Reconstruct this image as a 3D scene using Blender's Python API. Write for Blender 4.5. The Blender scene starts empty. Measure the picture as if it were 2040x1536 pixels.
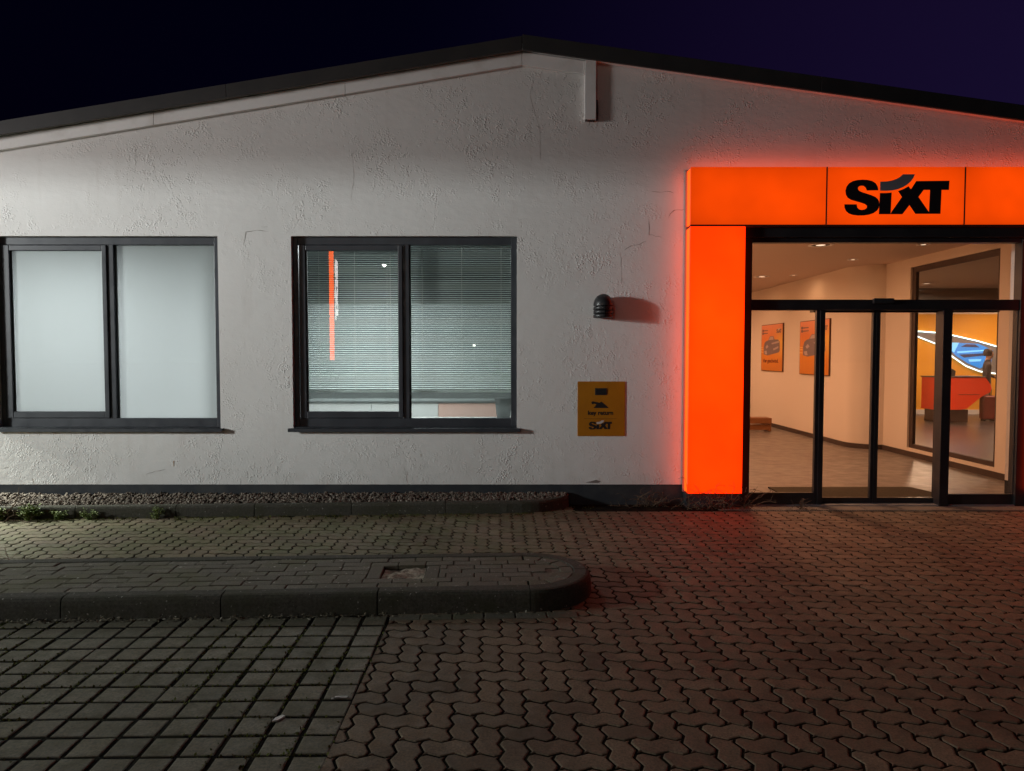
import bpy, bmesh, math, random
from mathutils import Vector, Matrix
R = math.radians
random.seed(7)
SC = bpy.context.scene
COL = SC.collection

# ------------------------------------------------------------------ camera
cam_d = bpy.data.cameras.new('camera')
cam = bpy.data.objects.new('camera', cam_d); COL.objects.link(cam)
cam.location = (0, 0, 1.66)
cam.rotation_euler = (R(90) - math.atan(60 / 1415), 0, 0)
cam_d.sensor_width = 36; cam_d.lens = 1415 / 2040 * 36
cam_d.clip_start = 0.05; cam_d.clip_end = 600
SC.camera = cam

# ------------------------------------------------------------------ sky, moonlight, exposure
world = bpy.data.worlds.new('World'); SC.world = world; world.use_nodes = True
wn = world.node_tree.nodes; wl = world.node_tree.links
bg = wn['Background']
sky = wn.new('ShaderNodeTexSky'); sky.sky_type = 'NISHITA'; sky.sun_disc = False
sky.sun_elevation = R(-3.0); sky.sun_rotation = R(70)
sky.air_density = 1.0; sky.dust_density = 2.0; sky.ozone_density = 4.0
tint = wn.new('ShaderNodeMix'); tint.data_type = 'RGBA'; tint.blend_type = 'MULTIPLY'
tint.inputs['Factor'].default_value = 1.0
tint.inputs['B'].default_value = (0.75, 0.40, 1.0, 1)
wl.new(sky.outputs[0], tint.inputs['A']); bg.inputs['Strength'].default_value = 0.075
wl.new(tint.outputs['Result'], bg.inputs['Color'])
# violet town glow low in the sky towards the right
tc = wn.new('ShaderNodeTexCoord'); dot = wn.new('ShaderNodeVectorMath'); dot.operation = 'DOT_PRODUCT'
dot.inputs[1].default_value = (.86, .46, .22); wl.new(tc.outputs['Generated'], dot.inputs[0])
gr_ = wn.new('ShaderNodeMapRange'); gr_.interpolation_type = 'SMOOTHSTEP'
gr_.inputs[1].default_value = .35; gr_.inputs[2].default_value = 1.05; wl.new(dot.outputs['Value'], gr_.inputs[0])
bg2 = wn.new('ShaderNodeBackground'); bg2.inputs['Color'].default_value = (.44, .20, .95, 1)
mm_ = wn.new('ShaderNodeMath'); mm_.operation = 'MULTIPLY'; mm_.inputs[1].default_value = .0155; wl.new(gr_.outputs[0], mm_.inputs[0]); wl.new(mm_.outputs[0], bg2.inputs['Strength'])
ad_ = wn.new('ShaderNodeAddShader'); wl.new(bg.outputs[0], ad_.inputs[0]); wl.new(bg2.outputs[0], ad_.inputs[1])
wl.new(ad_.outputs[0], wn['World Output'].inputs['Surface'])

sun_d = bpy.data.lights.new('night_sky_glow', 'SUN'); sun_d.energy = 0.06; sun_d.angle = R(60)
sun_d.color = (1.0, 0.86, 0.80)
sun = bpy.data.objects.new('night_sky_glow', sun_d); COL.objects.link(sun)
sun.rotation_euler = (R(52), 0, R(-48)); sun.location = (-12, -10, 14)

vs = SC.view_settings
vs.view_transform = 'Standard'; vs.look = 'None'; vs.exposure = 0.0; vs.gamma = 1.0
vs.use_curve_mapping = False
SC.cycles.use_denoising = True
SC.cycles.max_bounces = 8; SC.cycles.transparent_max_bounces = 24
SC.cycles.caustics_reflective = False; SC.cycles.caustics_refractive = False
SC.cycles.sample_clamp_indirect = 4.0

# lamp powers (the lamps themselves are built further down)
P_STREET, P_FILL, P_YARD, P_FOYER, P_HALL, P_SHOP, P_OFFICE, P_WALL = 3900, 3500, 380, 3, 86, 100, 110, 3800
L_COLUMN, L_HEADER, L_EDGE, L_PYLON = 3.2, 0.98, 2.6, 8.0

# ------------------------------------------------------------------ materials
MATS = {}
def mat(name, color=(.5, .5, .5), rough=.6, metal=0., spec=.5, emit=None, strength=0.):
    m = bpy.data.materials.new(name); m.use_nodes = True
    b = m.node_tree.nodes['Principled BSDF']
    b.inputs['Base Color'].default_value = (*color, 1)
    b.inputs['Roughness'].default_value = rough; b.inputs['Metallic'].default_value = metal
    b.inputs['Specular IOR Level'].default_value = spec
    if emit:
        b.inputs['Emission Color'].default_value = (*emit, 1); b.inputs['Emission Strength'].default_value = strength
    MATS[name] = m
    return m
class N:
    """small helper to wire nodes"""
    def __init__(s, m):
        s.t = m.node_tree; s.n = s.t.nodes; s.l = s.t.links; s.b = s.n.get('Principled BSDF')
        s.pos = s.n.new('ShaderNodeNewGeometry').outputs['Position']
    def mapped(s, scale=(1, 1, 1), rot=(0, 0, 0)):
        mp = s.n.new('ShaderNodeMapping'); mp.inputs['Scale'].default_value = scale; mp.inputs['Rotation'].default_value = rot
        s.l.new(s.pos, mp.inputs['Vector']); return mp.outputs[0]
    def noise(s, scale, detail=4, rough=.55, vec=None, dist=0.):
        t = s.n.new('ShaderNodeTexNoise'); t.inputs['Scale'].default_value = scale; t.inputs['Detail'].default_value = detail
        t.inputs['Roughness'].default_value = rough; t.inputs['Distortion'].default_value = dist
        s.l.new(vec or s.pos, t.inputs['Vector']); return t.outputs['Fac']
    def rng(s, v, a, b, c=0., d=1.):
        t = s.n.new('ShaderNodeMapRange'); t.inputs[1].default_value = a; t.inputs[2].default_value = b
        t.inputs[3].default_value = c; t.inputs[4].default_value = d; s.l.new(v, t.inputs[0]); return t.outputs[0]
    def math(s, op, a, b=None):
        t = s.n.new('ShaderNodeMath'); t.operation = op
        for k, v in enumerate((a, b)):
            if v is None: continue
            if isinstance(v, (int, float)): t.inputs[k].default_value = v
            else: s.l.new(v, t.inputs[k])
        return t.outputs[0]
    def mix(s, fac, a, b, mode='MIX'):
        t = s.n.new('ShaderNodeMix'); t.data_type = 'RGBA'; t.blend_type = mode
        for key, v in (('Factor', fac), ('A', a), ('B', b)):
            if isinstance(v, (int, float)): t.inputs[key].default_value = v
            elif isinstance(v, tuple): t.inputs[key].default_value = (*v, 1)
            else: s.l.new(v, t.inputs[key])
        return t.outputs['Result']
    def ramp(s, v, stops):
        t = s.n.new('ShaderNodeValToRGB'); e = t.color_ramp.elements
        while len(e) < len(stops): e.new(.5)
        for k, (p, c) in enumerate(stops): e[k].position = p; e[k].color = (*c, 1)
        s.l.new(v, t.inputs[0]); return t.outputs[0]
    def bump(s, h, strength=.5, dist=.01):
        t = s.n.new('ShaderNodeBump'); t.inputs['Strength'].default_value = strength; t.inputs['Distance'].default_value = dist
        s.l.new(h, t.inputs['Height']); s.l.new(t.outputs[0], s.b.inputs['Normal'])
    def color(s, v): s.l.new(v, s.b.inputs['Base Color'])
    def rough(s, v): s.l.new(v, s.b.inputs['Roughness'])
    def rnd(s):
        """0..1 per piece: object random plus the 'tint' attribute of joined pieces"""
        o = s.n.new('ShaderNodeObjectInfo').outputs['Random']
        a = s.n.new('ShaderNodeAttribute'); a.attribute_name = 'tint'
        return s.math('FRACT', s.math('ADD', o, a.outputs['Fac']))
    def xyz(s):
        t = s.n.new('ShaderNodeSeparateXYZ'); s.l.new(s.pos, t.inputs[0]); return t.outputs

def make_materials():
    # exterior plaster
    n = N(mat('plaster', (.74, .73, .72), .9, spec=.2))
    big = n.noise(.55, 3); n1 = n.noise(55, 4, .6); mask = n.rng(n.noise(1.5, 4, .62), .42, .62, .05, 1.)
    vo = n.n.new('ShaderNodeTexVoronoi'); vo.inputs['Scale'].default_value = 44.; vo.inputs['Randomness'].default_value = 1.
    n.l.new(n.mapped((1, 1, 1.25)), vo.inputs['Vector'])
    crumb = n.math('MULTIPLY', n.rng(vo.outputs['Distance'], .62, .18), n.rng(n.noise(11, 3, .6), .48, .60)); wave = n.noise(6, 3, .5, n.mapped((1, 1, 1.6)))
    pits = n.rng(n.noise(38, 2, .5), .62, .70)
    h = n.math('ADD', n.math('MULTIPLY', crumb, mask), n.math('MULTIPLY', n1, .10)); h = n.math('ADD', h, n.math('MULTIPLY', wave, .9))
    h = n.math('SUBTRACT', h, n.math('MULTIPLY', n.math('MULTIPLY', pits, mask), .6))
    n.bump(h, .60, .0080)
    c = n.mix(n.rng(big, .35, .7), (.76, .75, .735), (.69, .675, .66))
    drip = n.rng(n.noise(7, 3, .5, n.mapped((1, 1, .10))), .60, .76)
    c = n.mix(n.math('MULTIPLY', drip, .22), c, (.50, .46, .42))
    z = n.xyz()[2]
    splash = n.math('MULTIPLY', n.rng(z, .75, .2), n.rng(n.noise(5, 4), .4, .75))
    c = n.mix(n.math('MULTIPLY', splash, .30), c, (.46, .45, .40))
    n.color(c)
    n = N(mat('plinth', (.035, .040, .046), .75, spec=.3))
    n.color(n.mix(n.rng(n.noise(3, 5, .6), .45, .75), (.028, .032, .038), (.060, .062, .062))); n.bump(n.noise(40, 4), .3, .004)
    mat('crack', (.22, .185, .165), .95)
    n = N(mat('rust_stain', (.38, .24, .14), .9)); n.color(n.mix(n.noise(60, 3), (.50, .36, .24), (.26, .15, .08)))
    n = N(mat('roof_edge', (.055, .055, .058), .55)); n.color(n.mix(n.rng(n.noise(2.2, 4), .4, .7), (.018, .018, .019), (.030, .028, .028)))
    n.bump(n.noise(30, 3), .12, .003)
    n = N(mat('white_sheet', (.76, .75, .74), .5)); n.color(n.mix(n.rng(n.noise(4, 4, .6), .5, .8), (.78, .77, .76), (.62, .59, .56)))
    n = N(mat('anthracite', (.030, .033, .040), .42)); n.color(n.mix(n.rng(n.noise(5, 5), .4, .75), (.028, .033, .042), (.044, .050, .060)))
    n.rough(n.rng(n.noise(9, 4), .3, .7, .34, .56))
    mat('black_gasket', (.008, .008, .009), .7)
    n = N(mat('door_metal', (.016, .014, .016), .36)); n.color(n.mix(n.rng(n.noise(4, 5), .4, .75), (.013, .012, .014), (.024, .022, .024)))
    n = N(mat('alu_grey', (.35, .34, .35), .45, .6)); n.rough(n.rng(n.noise(7, 4), .3, .7, .35, .6))
    # light boxes: acrylic that glows; the light is a little uneven from the tubes behind
    for nm, colr, st in (('acrylic_column', (1.0, .022, .0002), L_COLUMN), ('acrylic_header', (1.0, .068, .0005), L_HEADER)
                         , ('added_edge_glow', (1.0, .062, .0006), L_EDGE),
                         ('acrylic_pylon', (1.0, .115, .0020), L_PYLON)):
        n = N(mat(nm, (.25, .015, .002), .28, emit=colr, strength=st))
        # tubes sit in the middle of each box: brightest there, weaker towards its rim, uneven along its length
        tcn = n.n.new('ShaderNodeTexCoord'); sp = n.n.new('ShaderNodeSeparateXYZ'); n.l.new(tcn.outputs['Generated'], sp.inputs[0])
        def hump(v): return n.math('SUBTRACT', 1., n.math('POWER', n.math('ABSOLUTE', n.math('SUBTRACT', n.math('MULTIPLY', v, 2.), 1.)), 4.))
        hh = n.math('MULTIPLY', n.rng(hump(sp.outputs[0]), 0, 1, .82, 1.), n.rng(hump(sp.outputs[2]), 0, 1, .80, 1.))
        em = n.math('MULTIPLY', hh, n.rng(n.noise(1.1, 3), .3, .7, st * .80, st * 1.15))
        n.l.new(em if nm in ('acrylic_column', 'acrylic_header') else n.rng(n.noise(1.3, 2), .3, .7, st * .9, st * 1.1), n.b.inputs['Emission Strength'])
    mat('acrylic_white', (.8, .8, .8), .3, emit=(1, .93, .90), strength=5.0)
    mat('seam', (.05, .006, .002), .6)
    mat('logo_black', (.012, .008, .009), .25); mat('logo_grey', (.16, .15, .17), .3)
    mat('print_black', (.010, .009, .010), .5); mat('print_silver', (.55, .52, .52), .5)
    n = N(mat('sign_orange', (.24, .07, .003), .40)); n.color(n.mix(n.rng(n.noise(6, 3), .4, .8), (.42, .160, .006), (.36, .132, .006)))
    mat('lamp_black', (.020, .020, .022), .40)
    mat('slot_dark', (.004, .004, .005), .6)
    # paving
    n = N(mat('zigzag_paver', (.14, .10, .08), .85, spec=.35)); rn = n.rnd()
    c = n.ramp(rn, [(0, (.140, .098, .060)), (.30, (.235, .163, .100)), (.55, (.172, .121, .075)), (.8, (.215, .156, .099)), (1, (.265, .191, .121))])
    c = n.mix(n.rng(n.noise(90, 5, .7), .35, .7), c, (.085, .070, .048))
    x = n.xyz(); mz = n.math('MULTIPLY', n.rng(x[0], 1.4, -.6), n.rng(x[1], 5.0, 6.0))
    moss = n.math('MULTIPLY', mz, n.rng(n.noise(2.6, 5, .7), .36, .60))
    moss = n.math('MULTIPLY', moss, n.rng(n.noise(30, 4, .6), .22, .55))
    stain = n.rng(n.noise(1.5, 6, .75, None, .8), .46, .68); c = n.mix(n.math('MULTIPLY', stain, .70), c, (.052, .040, .026))
    n.color(n.mix(n.math('MULTIPLY', moss, .85), c, (.100, .104, .040)))
    n.bump(n.math('ADD', n.noise(120, 4, .7), n.math('MULTIPLY', n.noise(9, 3), .8)), .45, .004); n.rough(n.rng(n.noise(14, 4), .3, .7, .62, .92))
    n = N(mat('square_paver', (.14, .14, .13), .85, spec=.35)); rn = n.rnd()
    c = n.ramp(rn, [(0, (.140, .124, .084)), (.4, (.225, .200, .140)), (.7, (.175, .156, .108)), (1, (.208, .180, .118))])
    c = n.mix(n.rng(n.noise(75, 5, .7), .38, .72), c, (.075, .076, .066))
    c = n.mix(n.math('MULTIPLY', n.rng(n.noise(3.5, 5, .7), .42, .70), .75), c, (.068, .066, .034)); c = n.mix(n.rng(n.noise(26, 4, .7), .55, .72), c, (.085, .080, .060)); n.color(c)
    n.bump(n.math('ADD', n.noise(130, 4, .7), n.noise(9, 3)), .4, .004); n.rough(n.rng(n.noise(14, 4), .3, .7, .62, .92))
    n = N(mat('island_brick', (.14, .125, .11), .88, spec=.3)); rn = n.rnd()
    c = n.ramp(rn, [(0, (.125, .112, .085)), (.5, (.170, .152, .118)), (1, (.145, .130, .095))])
    c = n.mix(n.rng(n.noise(80, 5, .7), .38, .72), c, (.075, .068, .056))
    c = n.mix(n.math('MULTIPLY', n.rng(n.noise(3.0, 5, .6), .45, .7), .55), c, (.085, .085, .032))
    lich = n.rng(n.noise(26, 2, .5), .69, .72); n.color(n.mix(n.math('MULTIPLY', lich, .8), c, (.36, .35, .31)))
    n.bump(n.math('ADD', n.noise(120, 4, .7), n.noise(9, 3)), .45, .004)
    n = N(mat('kerb_concrete', (.12, .115, .10), .92, spec=.25)); rn = n.rnd()
    c = n.ramp(rn, [(0, (.074, .069, .056)), (1, (.084, .079, .063))])
    c = n.mix(n.rng(n.noise(60, 5, .7), .38, .72), c, (.036, .033, .026))
    c = n.mix(n.math('MULTIPLY', n.rng(n.noise(5, 4, .65), .45, .7), .6), c, (.040, .042, .018))
    lich = n.rng(n.noise(42, 2, .5), .70, .73); n.color(n.mix(n.math('MULTIPLY', lich, .7), c, (.34, .33, .29)))
    n.bump(n.math('ADD', n.noise(90, 5, .7), n.noise(14, 3)), .6, .006)
    n = N(mat('joint_soil', (.020, .018, .012), 1., spec=.1)); n.color(n.mix(n.rng(n.noise(7, 5, .7), .45, .68), (.005, .0045, .0035), (.020, .019, .008))); n.bump(n.noise(150, 4), .8, .01)
    n = N(mat('ground_soil', (.05, .045, .04), 1., spec=.1)); n.color(n.mix(n.noise(2, 5), (.035, .032, .028), (.07, .062, .052)))
    n = N(mat('sand', (.26, .22, .17), 1., spec=.1)); n.color(n.mix(n.rng(n.noise(24, 5, .7), .4, .65), (.46, .40, .32), (.12, .095, .07))); n.bump(n.noise(60, 5, .7), 1., .02)
    n = N(mat('gravel', (.3, .26, .23), .9, spec=.3)); rn = n.rnd()
    n.color(n.ramp(rn, [(0, (.075, .056, .043)), (.3, (.150, .118, .094)), (.55, (.100, .078, .063)), (.88, (.23, .195, .16)), (1, (.065, .056, .052))]))
    n = N(mat('weed_leaf', (.08, .13, .02), .7)); rn = n.rnd(); n.color(n.ramp(rn, [(0, (.07, .115, .018)), (.6, (.13, .18, .03)), (1, (.20, .22, .06))]))
    n = N(mat('moss', (.05, .06, .015), 1., spec=.1)); rn = n.rnd(); n.color(n.ramp(rn, [(0, (.045, .055, .012)), (.7, (.085, .095, .022)), (1, (.12, .10, .04))]))
    n = N(mat('dry_twig', (.10, .06, .035), .9)); rn = n.rnd(); n.color(n.ramp(rn, [(0, (.06, .035, .022)), (1, (.17, .11, .065))]))
    n = N(mat('dead_leaf', (.15, .12, .08), .9)); rn = n.rnd(); n.color(n.ramp(rn, [(0, (.07, .055, .03)), (.8, (.17, .14, .09)), (1, (.34, .31, .25))]))
    mat('paper', (.62, .61, .58), .8)
    n = N(mat('grate_metal', (.10, .095, .09), .5, .5)); n.rough(n.rng(n.noise(20, 4), .3, .7, .4, .7))
    n = N(mat('slab', (.2, .18, .16), .9)); rn = n.rnd(); n.color(n.mix(n.rng(n.noise(60, 5, .7), .35, .7), n.ramp(rn, [(0, (.17, .155, .13)), (1, (.23, .21, .18))]), (.10, .09, .075))); n.bump(n.noise(90, 4), .4, .004)
    # interior
    n = N(mat('inner_wall', (.76, .66, .55), .85, spec=.2)); n.bump(n.noise(70, 4), .12, .003)
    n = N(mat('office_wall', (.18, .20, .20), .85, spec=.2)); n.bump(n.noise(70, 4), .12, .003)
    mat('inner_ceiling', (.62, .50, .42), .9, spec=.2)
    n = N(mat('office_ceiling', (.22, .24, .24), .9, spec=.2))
    n = N(mat('shop_floor', (.06, .052, .048), .30)); n.color(n.mix(n.noise(5, 4, .6, n.mapped((1, 3, 1))), (.026, .023, .021), (.048, .042, .038)))
    n = N(mat('inner_floor', (.16, .14, .12), .42)); f = n.noise(3.2, 5, .65, n.mapped((.8, 5, 1)), .6)
    n.color(n.mix(n.rng(f, .38, .64), (.135, .118, .105), (.235, .205, .180))); n.rough(n.rng(n.noise(6, 4), .3, .7, .30, .48))
    n = N(mat('office_carpet', (.16, .17, .18), .95)); n.color(n.mix(n.noise(60, 3), (.13, .14, .15), (.20, .21, .22)))
    n = N(mat('skirting', (.045, .028, .022), .6)); n.color(n.mix(n.noise(12, 3), (.035, .022, .018), (.075, .045, .032)))
    n = N(mat('doormat', (.055, .045, .030), 1., spec=.1)); n.bump(n.noise(160, 3), .8, .005); n.color(n.mix(n.noise(90, 3), (.04, .033, .022), (.075, .062, .042)))
    n = N(mat('ochre_wall', (.60, .27, .012), .8)); n.color(n.mix(n.noise(2, 3), (.60, .26, .012), (.66, .30, .016)))
    mat('grey_panel', (.16, .15, .15), .7); mat('bulkhead', (.11, .10, .095), .8)
    mat('led_cyan', (.8, .9, .9), .4, emit=(.72, .98, 1.0), strength=2.4)
    mat('picture_blue', (.02, .20, .62), .5, emit=(.01, .30, 1.0), strength=.55)
    mat('picture_light', (.2, .55, .9), .5, emit=(.10, .55, 1.0), strength=.9)
    mat('picture_dark', (.03, .05, .16), .5)
    mat('counter_red', (.90, .048, .004), .35)
    mat('counter_edge', (.03, .012, .010), .4)
    n = N(mat('poster_print', (.8, .3, .06), .35)); t = n.xyz()
    g = n.rng(t[2], 1.28, 2.36); c = n.ramp(g, [(0, (.62, .20, .01)), (.4, (.80, .27, .02)), (.72, (.80, .24, .06)), (1, (.86, .33, .18))])
    yy = n.math('MULTIPLY', n.math('ADD', t[1], -13.25), 1 / 2.28); fr = n.math('FRACT', yy)
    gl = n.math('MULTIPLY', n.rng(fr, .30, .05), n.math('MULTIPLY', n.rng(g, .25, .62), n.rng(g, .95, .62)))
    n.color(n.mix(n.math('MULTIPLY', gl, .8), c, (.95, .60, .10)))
    mat('poster_edge', (.10, .035, .012), .5); mat('poster_car', (.20, .15, .16), .4); mat('poster_car_light', (.50, .38, .36), .4)
    mat('poster_text', (.16, .022, .010), .5); mat('poster_streak', (.95, .55, .15), .5); mat('poster_grey', (.22, .14, .13), .5)
    n = N(mat('wood', (.30, .12, .04), .5)); n.color(n.mix(n.noise(6, 5, .6, n.mapped((1, 1, 9)), .8), (.33, .13, .035), (.16, .055, .018)))
    n = N(mat('slat_alu', (.78, .86, .84), .7, .0))
    mat('cord', (.7, .72, .7), .7)
    mat('plant_pot', (.05, .06, .065), .6); mat('pot_leaf', (.03, .07, .025), .6)
    mat('cloth_dark', (.022, .022, .030), .85); mat('cloth_navy', (.030, .026, .042), .85)
    mat('skin', (.45, .26, .18), .6); mat('hair', (.02, .014, .010), .6); mat('shoe_white', (.6, .52, .45), .6); mat('shoe_black', (.012, .011, .012), .5)
    n = N(mat('suitcase_red', (.20, .025, .018), .5)); n.color(n.mix(n.noise(9, 3), (.16, .020, .016), (.26, .035, .022)))
    mat('lens_warm', (.9, .85, .8), .4, emit=(1, .80, .58), strength=1.1)
    mat('lens_cool', (.9, .9, .9), .4, emit=(.95, 1, .98), strength=3.)
    mat('lens_street', (.9, .9, .9), .4, emit=(.93, 1, .86), strength=14.)
    mat('post_steel', (.22, .22, .22), .5, .7)
    # clear glass: straight-through plus a mirror reflection that grows at grazing angles
    def glass(name, base, tintc):
        m = bpy.data.materials.new(name); m.use_nodes = True; t = m.node_tree; t.nodes.clear()
        out = t.nodes.new('ShaderNodeOutputMaterial'); mx = t.nodes.new('ShaderNodeMixShader')
        tr = t.nodes.new('ShaderNodeBsdfTransparent'); tr.inputs[0].default_value = (*tintc, 1)
        gl = t.nodes.new('ShaderNodeBsdfGlossy'); gl.inputs['Roughness'].default_value = .004
        lw = t.nodes.new('ShaderNodeLayerWeight'); lw.inputs['Blend'].default_value = .5
        pw_ = t.nodes.new('ShaderNodeMath'); pw_.operation = 'POWER'; pw_.inputs[1].default_value = 5.; t.links.new(lw.outputs['Facing'], pw_.inputs[0])
        mr = t.nodes.new('ShaderNodeMapRange'); mr.inputs[3].default_value = base; mr.inputs[4].default_value = 1.; t.links.new(pw_.outputs[0], mr.inputs[0])
        t.links.new(mr.outputs[0], mx.inputs[0]); t.links.new(tr.outputs[0], mx.inputs[1]); t.links.new(gl.outputs[0], mx.inputs[2])
        t.links.new(mx.outputs[0], out.inputs[0]); MATS[name] = m
    glass('window_glass', .13, (.93, .97, .95)); glass('door_glass', .07, (.96, .95, .94))
    def film(name, clear, colr):
        m = bpy.data.materials.new(name); m.use_nodes = True; t = m.node_tree; t.nodes.clear()
        out = t.nodes.new('ShaderNodeOutputMaterial')
        tr = t.nodes.new('ShaderNodeBsdfTransparent'); tl = t.nodes.new('ShaderNodeBsdfTranslucent'); df = t.nodes.new('ShaderNodeBsdfDiffuse')
        tl.inputs[0].default_value = (*colr, 1); df.inputs[0].default_value = (*colr, 1)
        m1 = t.nodes.new('ShaderNodeMixShader'); m1.inputs[0].default_value = .38
        m2 = t.nodes.new('ShaderNodeMixShader'); m2.inputs[0].default_value = clear
        t.links.new(tl.outputs[0], m1.inputs[1]); t.links.new(df.outputs[0], m1.inputs[2])
        t.links.new(m1.outputs[0], m2.inputs[1]); t.links.new(tr.outputs[0], m2.inputs[2]); t.links.new(m2.outputs[0], out.inputs[0]); MATS[name] = m
    film('frosted_film', .0, (.84, .85, .87)); film('half_film', .76, (.80, .87, .86))
make_materials()

# ------------------------------------------------------------------ mesh helpers
class M:
    def __init__(s): s.v = []; s.f = []; s.mi = []; s.tint = []; s.cur = 0
    def add(s, vs_, fs_, tint=None):
        o = len(s.v); s.v += [tuple(p) for p in vs_]
        for f in fs_: s.f.append(tuple(i + o for i in f)); s.mi.append(s.cur); s.tint.append(tint or 0.)
    def box(s, x0, x1, y0, y1, z0, z1, tint=None):
        s.add([(x0, y0, z0), (x1, y0, z0), (x1, y1, z0), (x0, y1, z0), (x0, y0, z1), (x1, y0, z1), (x1, y1, z1), (x0, y1, z1)],
              [(0, 3, 2, 1), (4, 5, 6, 7), (0, 1, 5, 4), (1, 2, 6, 5), (2, 3, 7, 6), (3, 0, 4, 7)], tint); return s
    def prism(s, poly, y0, y1):            # polygon in XZ, extruded along Y
        n = len(poly)
        s.add([(x, y0, z) for x, z in poly] + [(x, y1, z) for x, z in poly],
              [tuple(range(n)), tuple(range(2 * n - 1, n - 1, -1))] + [(k, k + n, (k + 1) % n + n, (k + 1) % n) for k in range(n)]); return s
    def slab(s, poly, z0, z1):             # polygon in XY (counter-clockwise), extruded along Z
        n = len(poly)
        s.add([(x, y, z0) for x, y in poly] + [(x, y, z1) for x, y in poly],
              [tuple(range(n - 1, -1, -1)), tuple(range(n, 2 * n))] + [(k, (k + 1) % n, (k + 1) % n + n, k + n) for k in range(n)]); return s
    def tube(s, pts, rad, seg=6, tint=None, cap=True):
        pts = [Vector(p) for p in pts]; rad = rad if isinstance(rad, (list, tuple)) else [rad] * len(pts)
        vv = []; n = len(pts)
        for k, p in enumerate(pts):
            d = (pts[min(k + 1, n - 1)] - pts[max(k - 1, 0)]).normalized()
            a = d.orthogonal().normalized() if k == 0 else (a - d * a.dot(d)).normalized()
            b = d.cross(a)
            vv += [p + (a * math.cos(2 * math.pi * q / seg) + b * math.sin(2 * math.pi * q / seg)) * rad[k] for q in range(seg)]
        ff = [(k * seg + q, k * seg + (q + 1) % seg, (k + 1) * seg + (q + 1) % seg, (k + 1) * seg + q) for k in range(n - 1) for q in range(seg)]
        if cap: ff += [tuple(range(seg - 1, -1, -1)), tuple(range((n - 1) * seg, n * seg))]
        s.add(vv, ff, tint); return s
    def lathe(s, cx, cy, prof, seg=24, a0=0., a1=2 * math.pi):
        full = abs(a1 - a0) > 6.28; m = seg if full else seg + 1; vv = []
        for r, z in prof: vv += [(cx + r * math.cos(a0 + (a1 - a0) * q / seg), cy + r * math.sin(a0 + (a1 - a0) * q / seg), z) for q in range(m)]
        ff = []
        for k in range(len(prof) - 1):
            for q in range(seg):
                q1 = (q + 1) % m if full else q + 1
                ff.append((k * m + q, k * m + q1, (k + 1) * m + q1, (k + 1) * m + q))
        s.add(vv, ff); return s
    def mesh(s, name):
        me = bpy.data.meshes.new(name); me.from_pydata(s.v, [], s.f)
        me.polygons.foreach_set('material_index', s.mi)
        if any(s.tint):
            at = me.attributes.new('tint', 'FLOAT', 'FACE'); at.data.foreach_set('value', s.tint)
        me.update(); return me
    def build(s, name, mats, parent=None, bev=0., smooth=False, label=None, kind=None, seg=2):
        me = s.mesh(name)
        for m_ in ([mats] if isinstance(mats, str) else mats): me.materials.append(MATS[m_])
        return link(name, me, parent, bev, smooth, label, kind, seg)
def link(name, me, parent=None, bev=0., smooth=False, label=None, kind=None, seg=2):
    o = bpy.data.objects.new(name, me); COL.objects.link(o)
    if parent is not None: attach(o, parent)
    if smooth:
        me.polygons.foreach_set('use_smooth', [True] * len(me.polygons))
    if bev:
        b = o.modifiers.new('bevel', 'BEVEL'); b.width = bev; b.segments = seg; b.limit_method = 'ANGLE'; b.angle_limit = R(40)
    if label: o['label'] = label
    if kind: o['kind'] = kind
    return o
def origin_of(p):
    v = Vector(p.location)
    while p.parent: p = p.parent; v += Vector(p.location)
    return v
def attach(o, parent):                     # meshes are written in world metres; keep them there
    o.parent = parent; o.location = Vector(o.location) - origin_of(parent)
def thing(name, label, cat, loc=(0, 0, 0), group=None):
    o = bpy.data.objects.new(name, None); COL.objects.link(o); o.location = loc; o.empty_display_size = .2
    o['label'] = label; o['category'] = cat
    if group: o['group'] = group
    return o
def tag(o, label, cat, group=None, kind=None):
    o['label'] = label; o['category'] = cat
    if group: o['group'] = group
    if kind: o['kind'] = kind
    return o
def struct(o, label=None):
    o['kind'] = 'structure'
    if label: o['label'] = label
    return o
def recentre(o):
    """move the origin of a single-mesh thing to its base"""
    me = o.data; xs = [v.co for v in me.vertices]
    c = Vector((sum(p.x for p in xs) / len(xs), sum(p.y for p in xs) / len(xs), min(p.z for p in xs)))
    me.transform(Matrix.Translation(-c)); o.location = Vector(o.location) + c
    return o
def text_mesh(body, height, width=None, bold=.0, depth=.0005):
    """flat lettering standing in the XZ plane, centred on x, baseline at z = 0"""
    cu = bpy.data.curves.new('lettering', 'FONT'); cu.body = body; cu.size = 1.; cu.align_x = 'LEFT'; cu.offset = bold; cu.extrude = 0; cu.resolution_u = 4
    ob = bpy.data.objects.new('lettering', cu); COL.objects.link(ob)
    bpy.context.view_layer.update()
    me = bpy.data.meshes.new_from_object(ob.evaluated_get(bpy.context.evaluated_depsgraph_get()))
    COL.objects.unlink(ob); bpy.data.objects.remove(ob)
    xs = [v.co.x for v in me.vertices]; cap = .70
    sx = height / cap; sy = sx
    if width: sx = width / (max(xs) - min(xs))
    mid = (max(xs) + min(xs)) / 2
    for v in me.vertices: v.co = Vector(((v.co.x - mid) * sx, 0, v.co.y * sy))
    return me

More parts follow.
